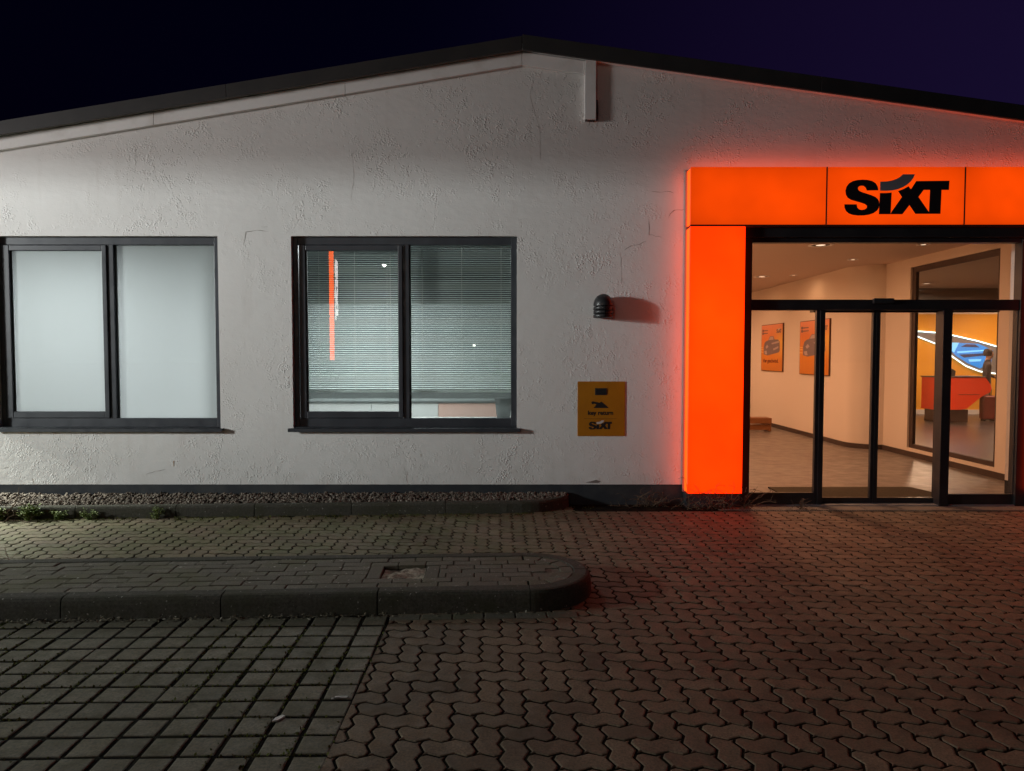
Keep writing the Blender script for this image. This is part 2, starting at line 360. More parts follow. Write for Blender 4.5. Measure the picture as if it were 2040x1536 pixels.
# ================================================================== THE SETTING: ground and paving
WALL = 7.85
g = M(); g.add([(-150, -150, -.034), (150, -150, -.034), (150, 150, -.034), (-150, 150, -.034)], [(0, 1, 2, 3)])
struct(g.build('ground', 'ground_soil'), 'dark bare ground under and around the paved forecourt')
pb = M(); pb.add([(-9, .8, -.0045), (9, .8, -.0045), (9, 7.9, -.0045), (-9, 7.9, -.0045)], [(0, 1, 2, 3)])
pavement = struct(pb.build('pavement', 'joint_soil'), 'paved forecourt of zigzag and square concrete pavers with dark mossy joints')

# frame of the island and of the gravel bed (turned a little against the facade)
PHI = R(2.8); ISL = Vector((.12, 4.53))
ex = Vector((math.cos(PHI), math.sin(PHI))); ey = Vector((-math.sin(PHI), math.cos(PHI)))
def isl(x, y): p = ISL + ex * x + ey * y; return (p.x, p.y)
def to_isl(X, Y): d = Vector((X, Y)) - ISL; return d.dot(ex), d.dot(ey)
RO, KW = .465, .125
def in_island(X, Y, grow=0.):
    x, y = to_isl(X, Y)
    if x <= 0: return -grow < y < 2 * RO + grow
    return math.hypot(x, y - RO) < RO + grow
GK = [(-9.0, 6.89), (-5.2, 7.125), (-3.45, 7.225), (-1.67, 7.315), (-.05, 7.41), (.10, 7.422), (.20, 7.437), (.29, 7.460), (.37, 7.492), (.44, 7.532), (.50, 7.580), (.55, 7.632), (.585, 7.685), (.612, 7.740), (.63, 7.80)]   # outer line of the gravel kerb
def gk_y(X):
    for (a, b), (c, d) in zip(GK, GK[1:]):
        if a <= X <= c: return b + (d - b) * (X - a) / (c - a)
    return 99

# --- wavy interlocking pavers in herringbone
U = .1125
WA = .105
WV = [(0, 0), (.26, WA), (.74, -WA)]
def wavy_outline(w, h):
    pts = []
    for i in range(w): pts += [(i + t, f) for t, f in WV]
    for j in range(h): pts += [(w + f, j + t) for t, f in WV]
    for i in range(w, 0, -1): pts += [(i - 1 + t, h + f) for t, f in [(1, 0), (.74, -WA), (.26, WA)]]
    for j in range(h, 0, -1): pts += [(f, j - 1 + t) for t, f in [(1, 0), (.74, -WA), (.26, WA)]]
    return [((x - w / 2) * U, (y - h / 2) * U) for x, y in pts]
def inset(poly, d):
    out = []; n = len(poly)
    for k in range(n):
        p, q, r = Vector(poly[k - 1]), Vector(poly[k]), Vector(poly[(k + 1) % n])
        a = (q - p).normalized(); b = (r - q).normalized()
        na = Vector((-a.y, a.x)); nb = Vector((-b.y, b.x)); m_ = (na + nb); m_ = m_ * 2 / max(m_.length_squared, .8)
        out.append(tuple(q + m_ * d))
    return out
def stone_geo(poly, gap, bev, depth=.03):
    """chamfered stone: top face at z = 0"""
    lo = inset(poly, gap); hi = inset(poly, gap + bev); n = len(poly)
    vv = [(x, y, 0) for x, y in hi] + [(x, y, -bev * .28) for x, y in lo] + [(x, y, -depth) for x, y in lo]
    ff = [tuple(range(n))] + [(n + k, n + (k + 1) % n, (k + 1) % n, k) for k in range(n)] + [(2 * n + k, 2 * n + (k + 1) % n, n + (k + 1) % n, n + k) for k in range(n)]
    return vv, ff
def stone_mesh(name, poly, gap, bev, material):
    m = M(); m.add(*stone_geo(poly, gap, bev)); me = m.mesh(name); me.materials.append(MATS[material]); return me
H_GEO = stone_geo(wavy_outline(2, 1), .0066, .006); V_GEO = stone_geo(wavy_outline(1, 2), .0066, .006)
H_ME = stone_mesh('zigzag_paver', wavy_outline(2, 1), .0066, .006, 'zigzag_paver'); V_ME = stone_mesh('zigzag_paver', wavy_outline(1, 2), .0066, .006, 'zigzag_paver')
XB = -.775                                  # border between square and zigzag paving
DOORROW = 7.50                              # the zigzag ends here in front of the entrance
ca, sa = math.cos(R(.9)), math.sin(R(.9))
stones = []
for i in range(-90, 90):
    for j in range(-10, 60):
        k = (i + j) % 4
        if k == 0: w, h = 2, 1
        elif k == 2: w, h = 1, 2
        else: continue
        lx, ly = (i + w / 2) * U, (j + h / 2) * U + 1.2
        X, Y = lx * ca - ly * sa, lx * sa + ly * ca
        if not (1.9 < Y < 7.75) or abs(X) > .76 * Y + 1.3: continue
        if X > .62 and Y > DOORROW + .10: continue
        if X < .66 and Y > gk_y(X) + .05: continue
        if in_island(X, Y, -.10): continue
        if X < XB - .13 and Y < 5.0: continue
        stones.append((X, Y, w))
def screen_size(s): return 1 / max(.5, s[1]) - (0.4 if abs(s[0]) > .73 * s[1] + .1 or s[1] < 2.6 else 0)
stones.sort(key=screen_size, reverse=True)
def clipped(geo, X, Y, planes):
    m = M(); m.add(*geo); me = m.mesh('zigzag_paver'); me.transform(Matrix.Translation((X, Y, 0)) @ Matrix.Rotation(R(.9), 4, 'Z'))
    bm = bmesh.new(); bm.from_mesh(me)
    for co, no in planes:
        r = bmesh.ops.bisect_plane(bm, geom=bm.verts[:] + bm.edges[:] + bm.faces[:], plane_co=co, plane_no=no, clear_outer=True)
        ed = [e for e in r['geom_cut'] if isinstance(e, bmesh.types.BMEdge)]
        if ed: bmesh.ops.edgeloop_fill(bm, edges=ed)
    if not bm.faces: bm.free(); return None
    bm.to_mesh(me); bm.free(); me.transform(Matrix.Translation((-X, -Y, 0))); me.materials.append(MATS['zigzag_paver']); return me
rest = M(); count = 0
for X, Y, w in stones:
    planes = []
    if Y < 4.5 and X - .14 < XB + .01: planes.append(((XB + .009, 0, 0), (-1, 0, 0)))
    if X > .62 and Y + .13 > DOORROW: planes.append(((0, DOORROW - .006, 0), (0, 1, 0)))
    geo = H_GEO if w == 2 else V_GEO
    dz = random.uniform(-.0012, .0022); rx, ry = random.gauss(0, .008), random.gauss(0, .008); rz = R(.9) + random.gauss(0, .006)
    if count < 300:
        me = clipped(geo, X, Y, planes) if planes else (H_ME if w == 2 else V_ME)
        if me is None: continue
        o = link('zigzag_paver', me, pavement); o.location = (X, Y, dz)
        o.rotation_euler = (rx, ry, 0 if planes else rz); count += 1
    else:
        if planes:
            me = clipped(geo, X, Y, planes)
            if me is None: continue
            vv = [v.co + Vector((X, Y, dz)) for v in me.vertices]; ff = [tuple(p.vertices) for p in me.polygons]; bpy.data.meshes.remove(me)
        else:
            mt = Matrix.Translation((X, Y, dz)) @ Matrix.Rotation(rz, 4, 'Z') @ Matrix.Rotation(rx, 4, 'X') @ Matrix.Rotation(ry, 4, 'Y')
            vv = [mt @ Vector(p) for p in geo[0]]; ff = geo[1]
        rest.add(vv, ff, random.random())
rest.build('zigzag_pavers', 'zigzag_paver', pavement, kind='stuff')

# --- square pavers with wide joints on the left
def rect(w, h): return [(-w / 2, -h / 2), (w / 2, -h / 2), (w / 2, h / 2), (-w / 2, h / 2)]
SQ = stone_mesh('square_paver', rect(.158, .158), .0105, .006, 'square_paver')
for i in range(24):
    for j in range(-4, 20):
        X = XB - .083 - i * .158 + j * .0022; Y = 4.385 - j * .158 - i * .0035
        if Y < 1.9 or abs(X) > .76 * Y + .9 or in_island(X, Y, -.02) or Y > 4.5: continue
        o = link('square_paver', SQ, pavement); o.location = (X + random.gauss(0, .002), Y + random.gauss(0, .002), random.uniform(-.0012, .0022))
        o.rotation_euler = (random.gauss(0, .008), random.gauss(0, .008), R(1) + random.gauss(0, .008))
# one row of plain bricks laid along the foot of the kerb
BR = stone_mesh('gutter_brick', rect(.2, .10), .004, .006, 'island_brick')
for k in range(6):
    p = isl(-.80 + k * .2, -.062); o = link('gutter_brick', BR, pavement); o.location = (p[0], p[1], .004); o.rotation_euler = (0, 0, PHI)

# --- slabs and scraper grate in front of the door
SL = stone_mesh('threshold_slab', rect(.40, .20), .004, .005, 'slab')
for k in range(10):
    o = link('threshold_slab', SL, pavement); o.location = (2.42 + k * .40, 7.665, .001 + random.uniform(-.001, .001))
gt = thing('scraper_grate', 'long metal foot scraper grate set in the paving before the glass doors', 'grate', (4.3, 7.53, 0))
fr = M(); fr.box(2.45, 6.1, 7.503, 7.511, -.03, .003); fr.box(2.45, 6.1, 7.553, 7.561, -.03, .003); fr.build('frame', 'grate_metal', gt)
for k in range(146):
    M().box(2.455 + k * .025, 2.462 + k * .025, 7.512, 7.552, -.02, .002).build('grate_bar', 'grate_metal', gt)

# ------------------------------------------------------------------ the raised island
isl_bed = M(); pts = [isl(-6.5, .02), isl(0, .02)] + [isl((RO - .02) * math.cos(a), RO + (RO - .02) * math.sin(a)) for a in [R(-90 + 12 * q) for q in range(1, 15)]] + [isl(0, 2 * RO - .02), isl(-6.5, 2 * RO - .02)]
isl_bed.slab(pts, -.03, .085)
island = struct(isl_bed.build('pavement_island', 'joint_soil'), 'raised brick island with rounded end and concrete kerb in front of the office')
TOP = .14
def kerb_profile(d):                        # d = across the kerb, from its outer face inwards; returns (offset, z)
    return [(.0, -.03), (.004, .09), (.010, .118), (.022, .134), (.040, TOP), (KW - .006, TOP), (KW, TOP - .006), (KW, -.03)]
def kerb_piece(path, name, parent, material='kerb_concrete', prof=None):
    """path: list of (point, inward normal)"""
    prof = prof or kerb_profile(0); m = M(); n = len(prof); vv = []
    for (p, q) in path: vv += [(p[0] + q[0] * a, p[1] + q[1] * a, z) for a, z in prof]
    ff = [(k * n + a, (k + 1) * n + a, (k + 1) * n + (a + 1) % n, k * n + (a + 1) % n) for k in range(len(path) - 1) for a in range(n)]
    ff += [tuple(range(n)), tuple(range(len(vv) - 1, len(vv) - n - 1, -1))]
    m.add(vv, ff); return m.build(name, material, parent)
for k in range(7):
    a, b = -k * .985 - .004, -(k + 1) * .985 + .004
    kerb_piece([(isl(a, 0), ey), (isl(b, 0), ey)], 'kerb_stone', island)
    kerb_piece([(isl(b, 2 * RO), -ey), (isl(a, 2 * RO), -ey)], 'kerb_stone', island)
for lo, hi in ((-90, -1), (1, 90)):
    path = []
    for q in range(25):
        a = R(hi - (hi - lo) * q / 24); d = ex * math.cos(a) + ey * math.sin(a); path.append(((isl(RO * math.cos(a), RO + RO * math.sin(a))), -d))
    kerb_piece(path, 'kerb_stone', island)
IB = stone_mesh('paver', rect(.2, .0975), .0035, .006, 'island_brick')
def brick(lx, ly, sx=1., rot=0., dz=0.):
    p = isl(lx, ly); o = link('paver', IB, island); o.location = (p[0], p[1], TOP - .004 + dz + random.uniform(-.003, .002)); o.scale = (sx, 1, 1)
    o.rotation_euler = (random.gauss(0, .010), random.gauss(0, .010), PHI + rot + random.gauss(0, .008))
ROWH = (2 * RO - 2 * KW) / 7
HX0, HX1 = -1.01, -.71                      # the open square where a post once stood
for r in range(7):
    yc = KW + ROWH * (r + .5)
    end = -.005 if r in (0, 6) else math.sqrt(max(.0001, .245 ** 2 - max(0, abs(yc - RO) - .03) ** 2))
    x1 = end; first = True
    while x1 > -4.4:
        L = .2 if not first or r % 2 == 0 else .1
        x0 = x1 - L; first = False
        if 2 <= r <= 4 and x0 < HX1 + .10 and x1 > HX0 - .10:
            if x1 > HX1 + .13: brick((x1 + HX1 + .10) / 2, yc, (x1 - HX1 - .10) / .2)
            x1 = HX0 - .10
            if r == 3: brick(x1 - .05, yc, .5); x1 -= .1
            continue
        brick((x0 + x1) / 2, yc, L / .2, dz=-.006 if x1 == end and 0 < r < 6 else 0.); x1 = x0
for xx in (HX1 + .05, HX0 - .05): brick(xx, KW + ROWH * 3.5, 1.48, R(90))
for q in range(7):
    a = R(-90 + 180 / 7 * (q + .5)); rr = RO - KW - .052
    w = rr * R(180 / 7) - .004; wi, wo = (rr - .048) * R(180 / 7) - .006, (rr + .048) * R(180 / 7) - .006
    me = stone_mesh('paver', [(-wo / 2, -.047), (wo / 2, -.047), (wi / 2, .047), (-wi / 2, .047)], .002, .006, 'island_brick')
    p = isl(rr * math.cos(a), RO + rr * math.sin(a)); o = link('paver', me, island); o.location = (p[0], p[1], TOP - .004); o.rotation_euler = (0, 0, PHI + a + R(90))
hs = M(); nn = 9; vv = []
for a in range(nn):
    for b in range(nn):
        p = isl(HX0 + .003 + (HX1 - HX0 - .006) * a / (nn - 1), KW + ROWH * 2 + .004 + (ROWH * 3 - .008) * b / (nn - 1))
        vv.append((p[0], p[1], .112 + random.uniform(-.006, .010) + .012 * math.sin(a * .8) * math.sin(b * .7)))
hs.add(vv, [(a * nn + b, (a + 1) * nn + b, (a + 1) * nn + b + 1, a * nn + b + 1) for a in range(nn - 1) for b in range(nn - 1)])
hs.build('sand_filling', 'sand', island, smooth=True, label='pale sand filling a square gap in the brick island')

# ------------------------------------------------------------------ gravel bed along the wall
bed = M(); poly = [(x, y + .05) for x, y in GK] + [(.60, 7.845), (-9, 7.845)]
bed.slab(poly, -.03, .085)
gbed = struct(bed.build('gravel_bed', 'joint_soil'), 'narrow gravel bed with low concrete edging along the office wall')
def resample(line, step):
    out = [Vector(line[0])]; acc = 0
    for a, b in zip(line, line[1:]):
        a, b = Vector(a), Vector(b); L = (b - a).length; n = max(1, round(L / step))
        out += [a.lerp(b, (k + 1) / n) for k in range(n)]
    return out
gp = [(0, -.03), (.004, .095), (.012, .112), (.025, .122), (.078, .122), (.082, .116), (.082, -.03)]
def path_of(line):
    out = []
    for k, p in enumerate(line):
        d = (Vector(line[min(k + 1, len(line) - 1)]) - Vector(line[max(k - 1, 0)])).normalized(); out.append((tuple(p), Vector((-d.y, d.x))))
    return out[::-1]
def point_at(X): return (X, gk_y(X))
xs = [-6.9, -5.95, -4.96, -3.40, -2.40, -1.46, -.47]
xs = [-6.9, -5.9, -4.95, -4.45, -3.45, -2.66, -1.67, -.70, -.05]
for a, b in zip(xs, xs[1:]): kerb_piece(path_of([point_at(a + .004), point_at((a + b) / 2), point_at(b - .004)]), 'kerb_stone', gbed, prof=gp)
kerb_piece(path_of([(x, y) for x, y in GK[4:]]), 'kerb_stone', gbed, prof=gp)
ico = bmesh.new(); bmesh.ops.create_icosphere(ico, subdivisions=1, radius=1); ico.verts.ensure_lookup_table()
iv = [v.co.copy() for v in ico.verts]; iff = [tuple(v.index for v in f.verts) for f in ico.faces]; ico.free()
gr = M()
for k in range(5200):
    X = random.uniform(-6.4, .62); y0 = gk_y(X) + .085; y1 = 7.842
    if y1 - y0 < .01: continue
    Y = random.uniform(y0, y1); s_ = random.uniform(.009, .020)
    t = (Y - y0) / (y1 - y0)
    mt = Matrix.Translation((X, Y, .092 + .030 * t * (0.5 + .5 * (X + 6) / 6) + random.uniform(0, .020))) @ Matrix.Rotation(random.uniform(0, 6.28), 4, (random.random() - .5, random.random() - .5, 1)) @ Matrix.Diagonal((s_ * random.uniform(1, 1.6), s_, s_ * random.uniform(.6, 1), 1))
    gr.add([mt @ (p * random.uniform(.85, 1.1)) for p in iv], iff, random.random())
tag(gr.build('gravel', 'gravel'), 'brownish grey gravel chips filling the bed along the wall', 'gravel', kind='stuff')

# ================================================================== THE BUILDING
office = thing('office_building', 'white plastered single-storey gabled office with dark roof edge and wide windows', 'building', (0, 7.85, 0))
APX, APZ = .109, 4.98
def roof_z(x): return APZ - (APX - x) * .160 if x < APX else APZ - (x - APX) * .1385
W1 = (-5.70, -3.230, .858, 2.968); W2 = (-2.425, .055, .858, 2.968); DR = (2.51, 5.69, 0., 3.05)
w = M(); xsb = sorted([-9.5, W1[0], W1[1], W2[0], W2[1], APX, DR[0], DR[1], 9.5])
def col(x0, x1, z0, z1=None):
    if z1 is None: w.prism([(x0, z0), (x1, z0), (x1, roof_z(x1) + .06), (x0, roof_z(x0) + .06)], WALL, WALL + .30)
    else: w.prism([(x0, z0), (x1, z0), (x1, z1), (x0, z1)], WALL, WALL + .30)
for x0, x1 in zip(xsb, xsb[1:]):
    hole = next((q for q in (W1, W2, DR) if q[0] <= x0 and x1 <= q[1]), None)
    if hole is None: col(x0, x1, .225)
    else:
        if hole[2] > .3: col(x0, x1, .225, hole[2])
        col(x0, x1, hole[3])
wall_o = w.build('wall', 'plaster', office)
M().box(-9.5, 2.51, WALL + .012, WALL + .30, -.05, .225).box(5.69, 9.5, WALL + .012, WALL + .30, -.05, .225).build('plinth', 'plinth', office)
# roof edge, soffit and roof
def rz(x, off): return roof_z(x) + off
def slope_strip(m, xs_, zlo, zhi, y0, y1):
    for a, b in zip(xs_, xs_[1:]):
        m.prism([(a, rz(a, zlo)), (b, rz(b, zlo)), (b, rz(b, zhi)), (a, rz(a, zhi))], y0, y1)
for a, b in ((-9.6, -6.2), (-6.2, -3.05), (-3.05, APX), (APX, 3.3), (3.3, 6.4), (6.4, 9.6)):
    m = M(); e = .0015
    zt = .150 if a < APX else .165
    m.prism([(a + e, rz(a, -.066)), (b - e, rz(b, -.066)), (b - e, rz(b, zt - .07)), (a + e, rz(a, zt - .07))], 7.705, 7.735)
    m.build('roof_edge_sheet', 'roof_edge', office, bev=.004)
m = M(); slope_strip(m, [-9.6, APX, 9.6], -.040, .0, 7.736, WALL - .002); m.build('soffit', 'white_sheet', office)
m = M(); slope_strip(m, [-9.6, APX, 9.6], .062, .082, 7.736, 21.); m.build('roof', 'roof_edge', office)
# white cable duct under the verge, with a drop to the right of the ridge
def duct(a, b):
    m = M(); m.prism([(a, rz(a, -.190)), (b, rz(b, -.190)), (b, rz(b, -.052)), (a, rz(a, -.052))], 7.800, WALL - .001)
    m.build('cable_duct', 'white_sheet', office, bev=.004)
for a, b in ((-8.0, -5.97), (-5.967, -3.88), (-3.877, -1.803), (-1.80, APX - .0015), (APX + .0015, .783)): duct(a, b)
m = M(); m.box(.785, .908, 7.780, WALL - .001, 4.205, rz(.85, -.045)); dd = m.build('cable_duct_drop', 'white_sheet', office, bev=.005)
m = M()
for k in range(5): m.box(.797 + k * .021, .810 + k * .021, 7.790, 7.835, 4.196, 4.2045)
m.build('duct_opening', 'slot_dark', dd)
M().box(.9085, .926, 7.80, WALL - .001, 4.22, 4.42).build('duct_bracket', 'lamp_black', dd)
# cracks and stains in the plaster (real positions on the wall, metres)
def px(x, y, Y=WALL):
    th = math.atan(60 / 1415); c_, s_ = math.cos(th), math.sin(th); u, v = (x - 1020) / 1415, (768 - y) / 1415
    k = Y / (c_ + v * s_); return (u * k, 1.66 + (v * c_ - s_) * k)
def crack(pts, wd=.004):
    wd *= .8; P = [Vector(px(*p)) for p in pts]; Q = [P[0]]
    for a, b in zip(P, P[1:]):
        n_ = max(1, int((b - a).length / .035)); d = (b - a); nrm = Vector((-d.y, d.x)).normalized()
        Q += [a.lerp(b, (k + 1) / n_) + nrm * (random.gauss(0, .0035) if k + 1 < n_ else 0) for k in range(n_)]
    m = M(); vv = []; n = len(Q)
    for k, q in enumerate(Q):
        d = (Q[min(k + 1, n - 1)] - Q[max(k - 1, 0)]).normalized(); nn_ = Vector((-d.y, d.x)) * wd * .5 * random.uniform(.35, 1.2) * (1 if 0 < k < n - 1 else .2)
        vv += [(q.x + nn_.x, WALL - .002, q.y + nn_.y), (q.x - nn_.x, WALL - .002, q.y - nn_.y)]
    m.add(vv, [(2 * k, 2 * k + 1, 2 * k + 3, 2 * k + 2) for k in range(n - 1)]); m.build('crack', 'crack', wall_o)
for c_, wd in (([(1060, 165), (1056, 190), (1066, 225), (1075, 258), (1077, 320)], .0035), ([(1236, 502), (1237, 523), (1239, 565)], .005), ([(1242, 500), (1257, 490), (1274, 487), (1289, 480)], .005),
               ([(1296, 381), (1318, 383), (1328, 381), (1343, 385)], .007), ([(1331, 435), (1335, 426), (1343, 419), (1365, 417)], .006), ([(1293, 433), (1293, 468), (1318, 473)], .006),
               ([(485, 490), (490, 462), (512, 459), (536, 461)], .006), ([(520, 452), (533, 451)], .006), ([(270, 290), (270, 345)], .003), ([(700, 300), (705, 345), (700, 400)], .003),
               ([(6, 935), (20, 930)], .006), ([(805, 930), (812, 962)], .004), ([(290, 945), (330, 935)], .004)): crack(c_, wd)
for (x, y, ww, hh) in ((345, 918, 2.5, 11), (65, 954, 1.6, 9), (838, 905, 1.4, 7)):
    a = px(x, y); b = px(x + ww, y + hh); m = M(); m.add([(a[0], WALL - .002, a[1]), (b[0], WALL - .002, a[1]), (b[0] - .004, WALL - .002, b[1]), (a[0] + .004, WALL - .002, b[1])], [(0, 3, 2, 1)]); m.build('rust_stain', 'rust_stain', wall_o)
P_ = [px(*q) for q in [(1166, 961), (1176, 959), (1188, 956), (1197, 959), (1192, 962), (1180, 962)]]; m = M(); m.prism(P_, WALL - .003, WALL - .001); m.build('chipped_plaster', 'crack', wall_o)

# ------------------------------------------------------------------ windows
FY = 7.915                                  # front of the window frames inside the reveal
def K(x, z): s_ = (FY + .02) / WALL; return x * s_, 1.66 + (z - 1.66) * s_
def window(Wd, xmid, filmtype, label):
    x0, x1, z0, z1 = Wd
    wo = thing('window', label, 'x', (0, 0, 0)); del wo['category']; attach(wo, office)
    f = M(); t = .055; y0, y1 = FY, FY + .075
    f.box(x0 + .001, x0 + t, y0, y1, z0 + .001, z1 - .001); f.box(x1 - .068, x1 - .001, y0, y1, z0 + .001, z1 - .001)
    f.box(x0 + t, x1 - .068, y0 + .002, y1, z1 - .085, z1 - .001); f.box(x0 + t, x1 - .068, y0 + .002, y1, z0 + .001, z0 + .100)
    f.box(xmid - .045, xmid + .024, y0 + .004, y1, z0 + .100, z1 - .085)
    f.build('frame', 'anthracite', wo, bev=.004)
    sx0, sx1, sz0, sz1 = x0 + t + .012, xmid - .047, z0 + .104, z1 - .090
    s = M(); b = .072; ys = FY - .012
    s.box(sx0, sx0 + b, ys, ys + .06, sz0, sz1); s.box(sx1 - b + .02, sx1, ys, ys + .06, sz0, sz1)
    s.box(sx0 + b, sx1 - b + .02, ys + .002, ys + .06, sz1 - .06, sz1); s.box(sx0 + b, sx1 - b + .02, ys + .002, ys + .06, sz0, sz0 + .072)
    s.build('sash', 'anthracite', wo, bev=.006)
    M().box(sx0 + b, sx0 + b + .012, ys + .022, ys + .05, sz0 + .072, sz1 - .06).build('gasket', 'black_gasket', wo)
    gk = M(); gk.box(xmid + .024, xmid + .034, y0 + .03, y1, z0 + .10, z1 - .085); gk.build('gasket', 'black_gasket', wo)
    panes = [(sx0 + b + .012, sx1 - b + .02, sz0 + .072, sz1 - .06, ys + .03), (xmid + .034, x1 - .068, z0 + .10, z1 - .085, y0 + .045)]
    for (a, b_, c_, d, y) in panes:
        pn = M(); pn.add([(a, y, c_), (b_, y, c_), (b_, y, d), (a, y, d)], [(0, 1, 2, 3)]); p = pn.build('pane', 'window_glass', wo)
        top = d if filmtype == 'frosted_film' else 2.228
        fm = M(); fm.add([(a, y + .006, c_), (b_, y + .006, c_), (b_, y + .006, top), (a, y + .006, top)], [(0, 1, 2, 3)])
        fm.build('privacy_film', filmtype, p)
    sl = M(); sl.box(x0 - .045, x1 + .035, WALL - .055, WALL - .001, z0 - .030, z0 - .004); sl.box(x0 - .045, x1 + .035, WALL - .058, WALL - .0552, z0 - .042, z0 - .004)
    sl.box(x0 + .002, x1 - .002, WALL, FY - .002, z0 - .016, z0 + .006)
    sl.build('sill', 'anthracite', wo, bev=.003)
    return panes
window(W1, -4.44, 'frosted_film', 'wide dark-framed window with plain milky panes')
panes2 = window(W2, -1.165, 'half_film', 'wide dark-framed window with slatted blind behind half-frosted panes')
# venetian blinds, one per pane
def blind(a, b, top, label):
    t = thing('venetian_blind', label, 'blind', ((a + b) / 2, 8.06, 1.27), 'venetian blinds in the office window')
    M().box(a, b, 8.045, 8.075, top, top + .03).build('head_rail', 'slat_alu', t)
    m = M(); hw = .0125; tl = R(24); n = 4; vv = []
    for x in (a, b):
        for k in range(n + 1):
            u = (k / n - .5) * 2; q = u * hw; h = .0022 * (1 - u * u)
            vv.append((x - (a + b) / 2, q * math.cos(tl) - h * math.sin(tl), q * math.sin(tl) + h * math.cos(tl)))
    m.add(vv, [(k, n + 1 + k, n + 2 + k, k + 1) for k in range(n)]); me = m.mesh('slat'); me.materials.append(MATS['slat_alu'])
    z = top - .015; 
    while z > 1.275:
        o = link('slat', me); o.parent = t; o.location = (0, 0, z - 1.27); o.rotation_euler = (random.gauss(0, .03), random.gauss(0, .0006), 0); z -= .0239
    M().box(a, b, 8.048, 8.072, 1.240, 1.262).build('bottom_rail', 'slat_alu', t)
    for k in (.12, .5, .88):
        x = a + (b - a) * k; M().box(x - .0022, x + .0022, 8.044, 8.0462, 1.262, top).build('ladder_cord', 'cord', t)
blind(panes2[0][0] - .03, panes2[0][1] + .02, 2.90, 'aluminium blind in the left pane, behind the orange sign reflection')
blind(panes2[1][0] - .02, panes2[1][1] + .03, 2.90, 'aluminium blind in the right pane, next to the wall lamp')

# ================================================================== ILLUMINATED PORTAL
portal = thing('entrance_portal', 'glowing orange light box portal framing the glass entrance', 'sign', (4.1, 7.75, 0))
PF, PB = 7.65, 7.825
def lightbox(x0, x1, z0, z1, material, label=None):
    m = M(); g_ = .007; m.box(x0 + g_, x1 - g_, PF, PF + .035, z0 + g_, z1 - g_)
    e_ = M(); e_.box(x0 + g_ + .006, x1 - g_ - .006, PF + .0355, PB, z0 + g_ + .006, z1 - g_ - .006)  # glowing block added behind the panel to throw orange onto the wall
    o = m.build('light_panel', material, portal, bev=.004, label=label); e_.build('edge_light', 'added_edge_glow', o); return o
XP = (1.907, 3.355, 4.828, 6.30)
colL = lightbox(1.898, 2.502, .155, 3.044, 'acrylic_column'); lightbox(5.70, 6.304, .155, 3.044, 'acrylic_column')
lightbox(XP[0] - .009, XP[1], 3.050, 3.672, 'acrylic_header'); hp = lightbox(XP[1], XP[2], 3.050, 3.672, 'acrylic_header', 'header panel with the dark logo'); lightbox(XP[2], XP[3] + .004, 3.050, 3.672, 'acrylic_header')
m = M(); m.box(1.890, 2.508, PB + .001, WALL - .001, .150, 3.063); m.box(5.694, 6.312, PB + .001, WALL - .001, .150, 3.063); m.box(1.890, 6.312, PB + .001, WALL - .001, 3.064, 3.676)
m.build('housing', 'alu_grey', portal)
for x in XP[1:3]: M().box(x - .0068, x + .0068, PF - .0012, PB, 3.058, 3.664).build('panel_seam', 'seam', portal)
M().box(1.908, 6.292, PF - .0010, PB, 3.0385, 3.0555).build('panel_seam', 'seam', portal)
M().box(1.905, 2.50, 7.70, WALL + .01, .0, .149).build('base', 'plinth', portal); M().box(5.70, 6.30, 7.70, WALL + .01, .0, .149).build('base', 'plinth', portal)
# the logo, traced once in logo units (0..1 wide) and used on the portal, the key plate and the pylon
S_ = [(738, 335), (728, 285), (700, 240), (650, 208), (580, 193), (520, 190), (450, 195), (385, 210), (335, 240), (302, 285), (288, 340), (296, 395), (322, 437), (370, 465), (440, 485), (510, 505), (560, 522), (588, 545), (585, 575), (555, 595), (515, 602), (480, 595), (455, 570), (445, 525),
      (277, 525), (280, 570), (300, 615), (340, 650), (400, 670), (470, 678), (550, 676), (620, 666), (680, 645), (725, 612), (750, 575), (757, 530), (752, 490), (735, 455), (700, 425), (650, 403), (580, 380), (520, 362), (480, 345), (462, 325), (457, 303), (470, 283), (500, 273), (535, 275), (562, 295), (575, 320), (580, 338)]
I_ = [(762, 372), (840, 372), (922, 365), (914, 660), (753, 660)]
X_ = [(1010, 345), (1080, 318), (1150, 280), (1185, 322), (1255, 210), (1440, 208), (1360, 330), (1290, 425), (1440, 632), (1440, 655), (1255, 655), (1170, 535), (1075, 660), (916, 660), (925, 628), (1065, 425)]
T_ = [(1440, 208), (1710, 205), (1705, 330), (1605, 330), (1598, 655), (1440, 655), (1448, 330), (1360, 330)]
SW_ = [(763, 218), (850, 215), (920, 203), (985, 180), (1030, 155), (1070, 118), (1235, 118), (1215, 165), (1180, 215), (1130, 260), (1070, 295), (1000, 322), (930, 337), (850, 342), (763, 340)]
def logo(place, names, parent, black='logo_black', grey='logo_grey'):
    """place(u, v) -> two points (front, back); u,v in traced units"""
    for nm, poly, mt in (('letter_s', S_, black), ('letter_i', I_, black), ('letter_x', X_, black), ('letter_t', T_, black), ('swoosh', SW_, grey)):
        A = [place(*p) for p in poly]; n = len(A); m = M()
        m.add([a[0] for a in A] + [a[1] for a in A], [tuple(range(n)), tuple(range(2 * n - 1, n - 1, -1))] + [(k, k + n, (k + 1) % n + n, (k + 1) % n) for k in range(n)])
        m.build(nm, mt, parent)
def on_wall(cx, cz, scale, y, th): return lambda u, v: ((cx + (u - 993) * scale, y - th, cz - (v - 398) * scale), (cx + (u - 993) * scale, y, cz - (v - 398) * scale))
logo(on_wall(4.100, 3.368, .000777, PF - .0004, .004), None, hp)

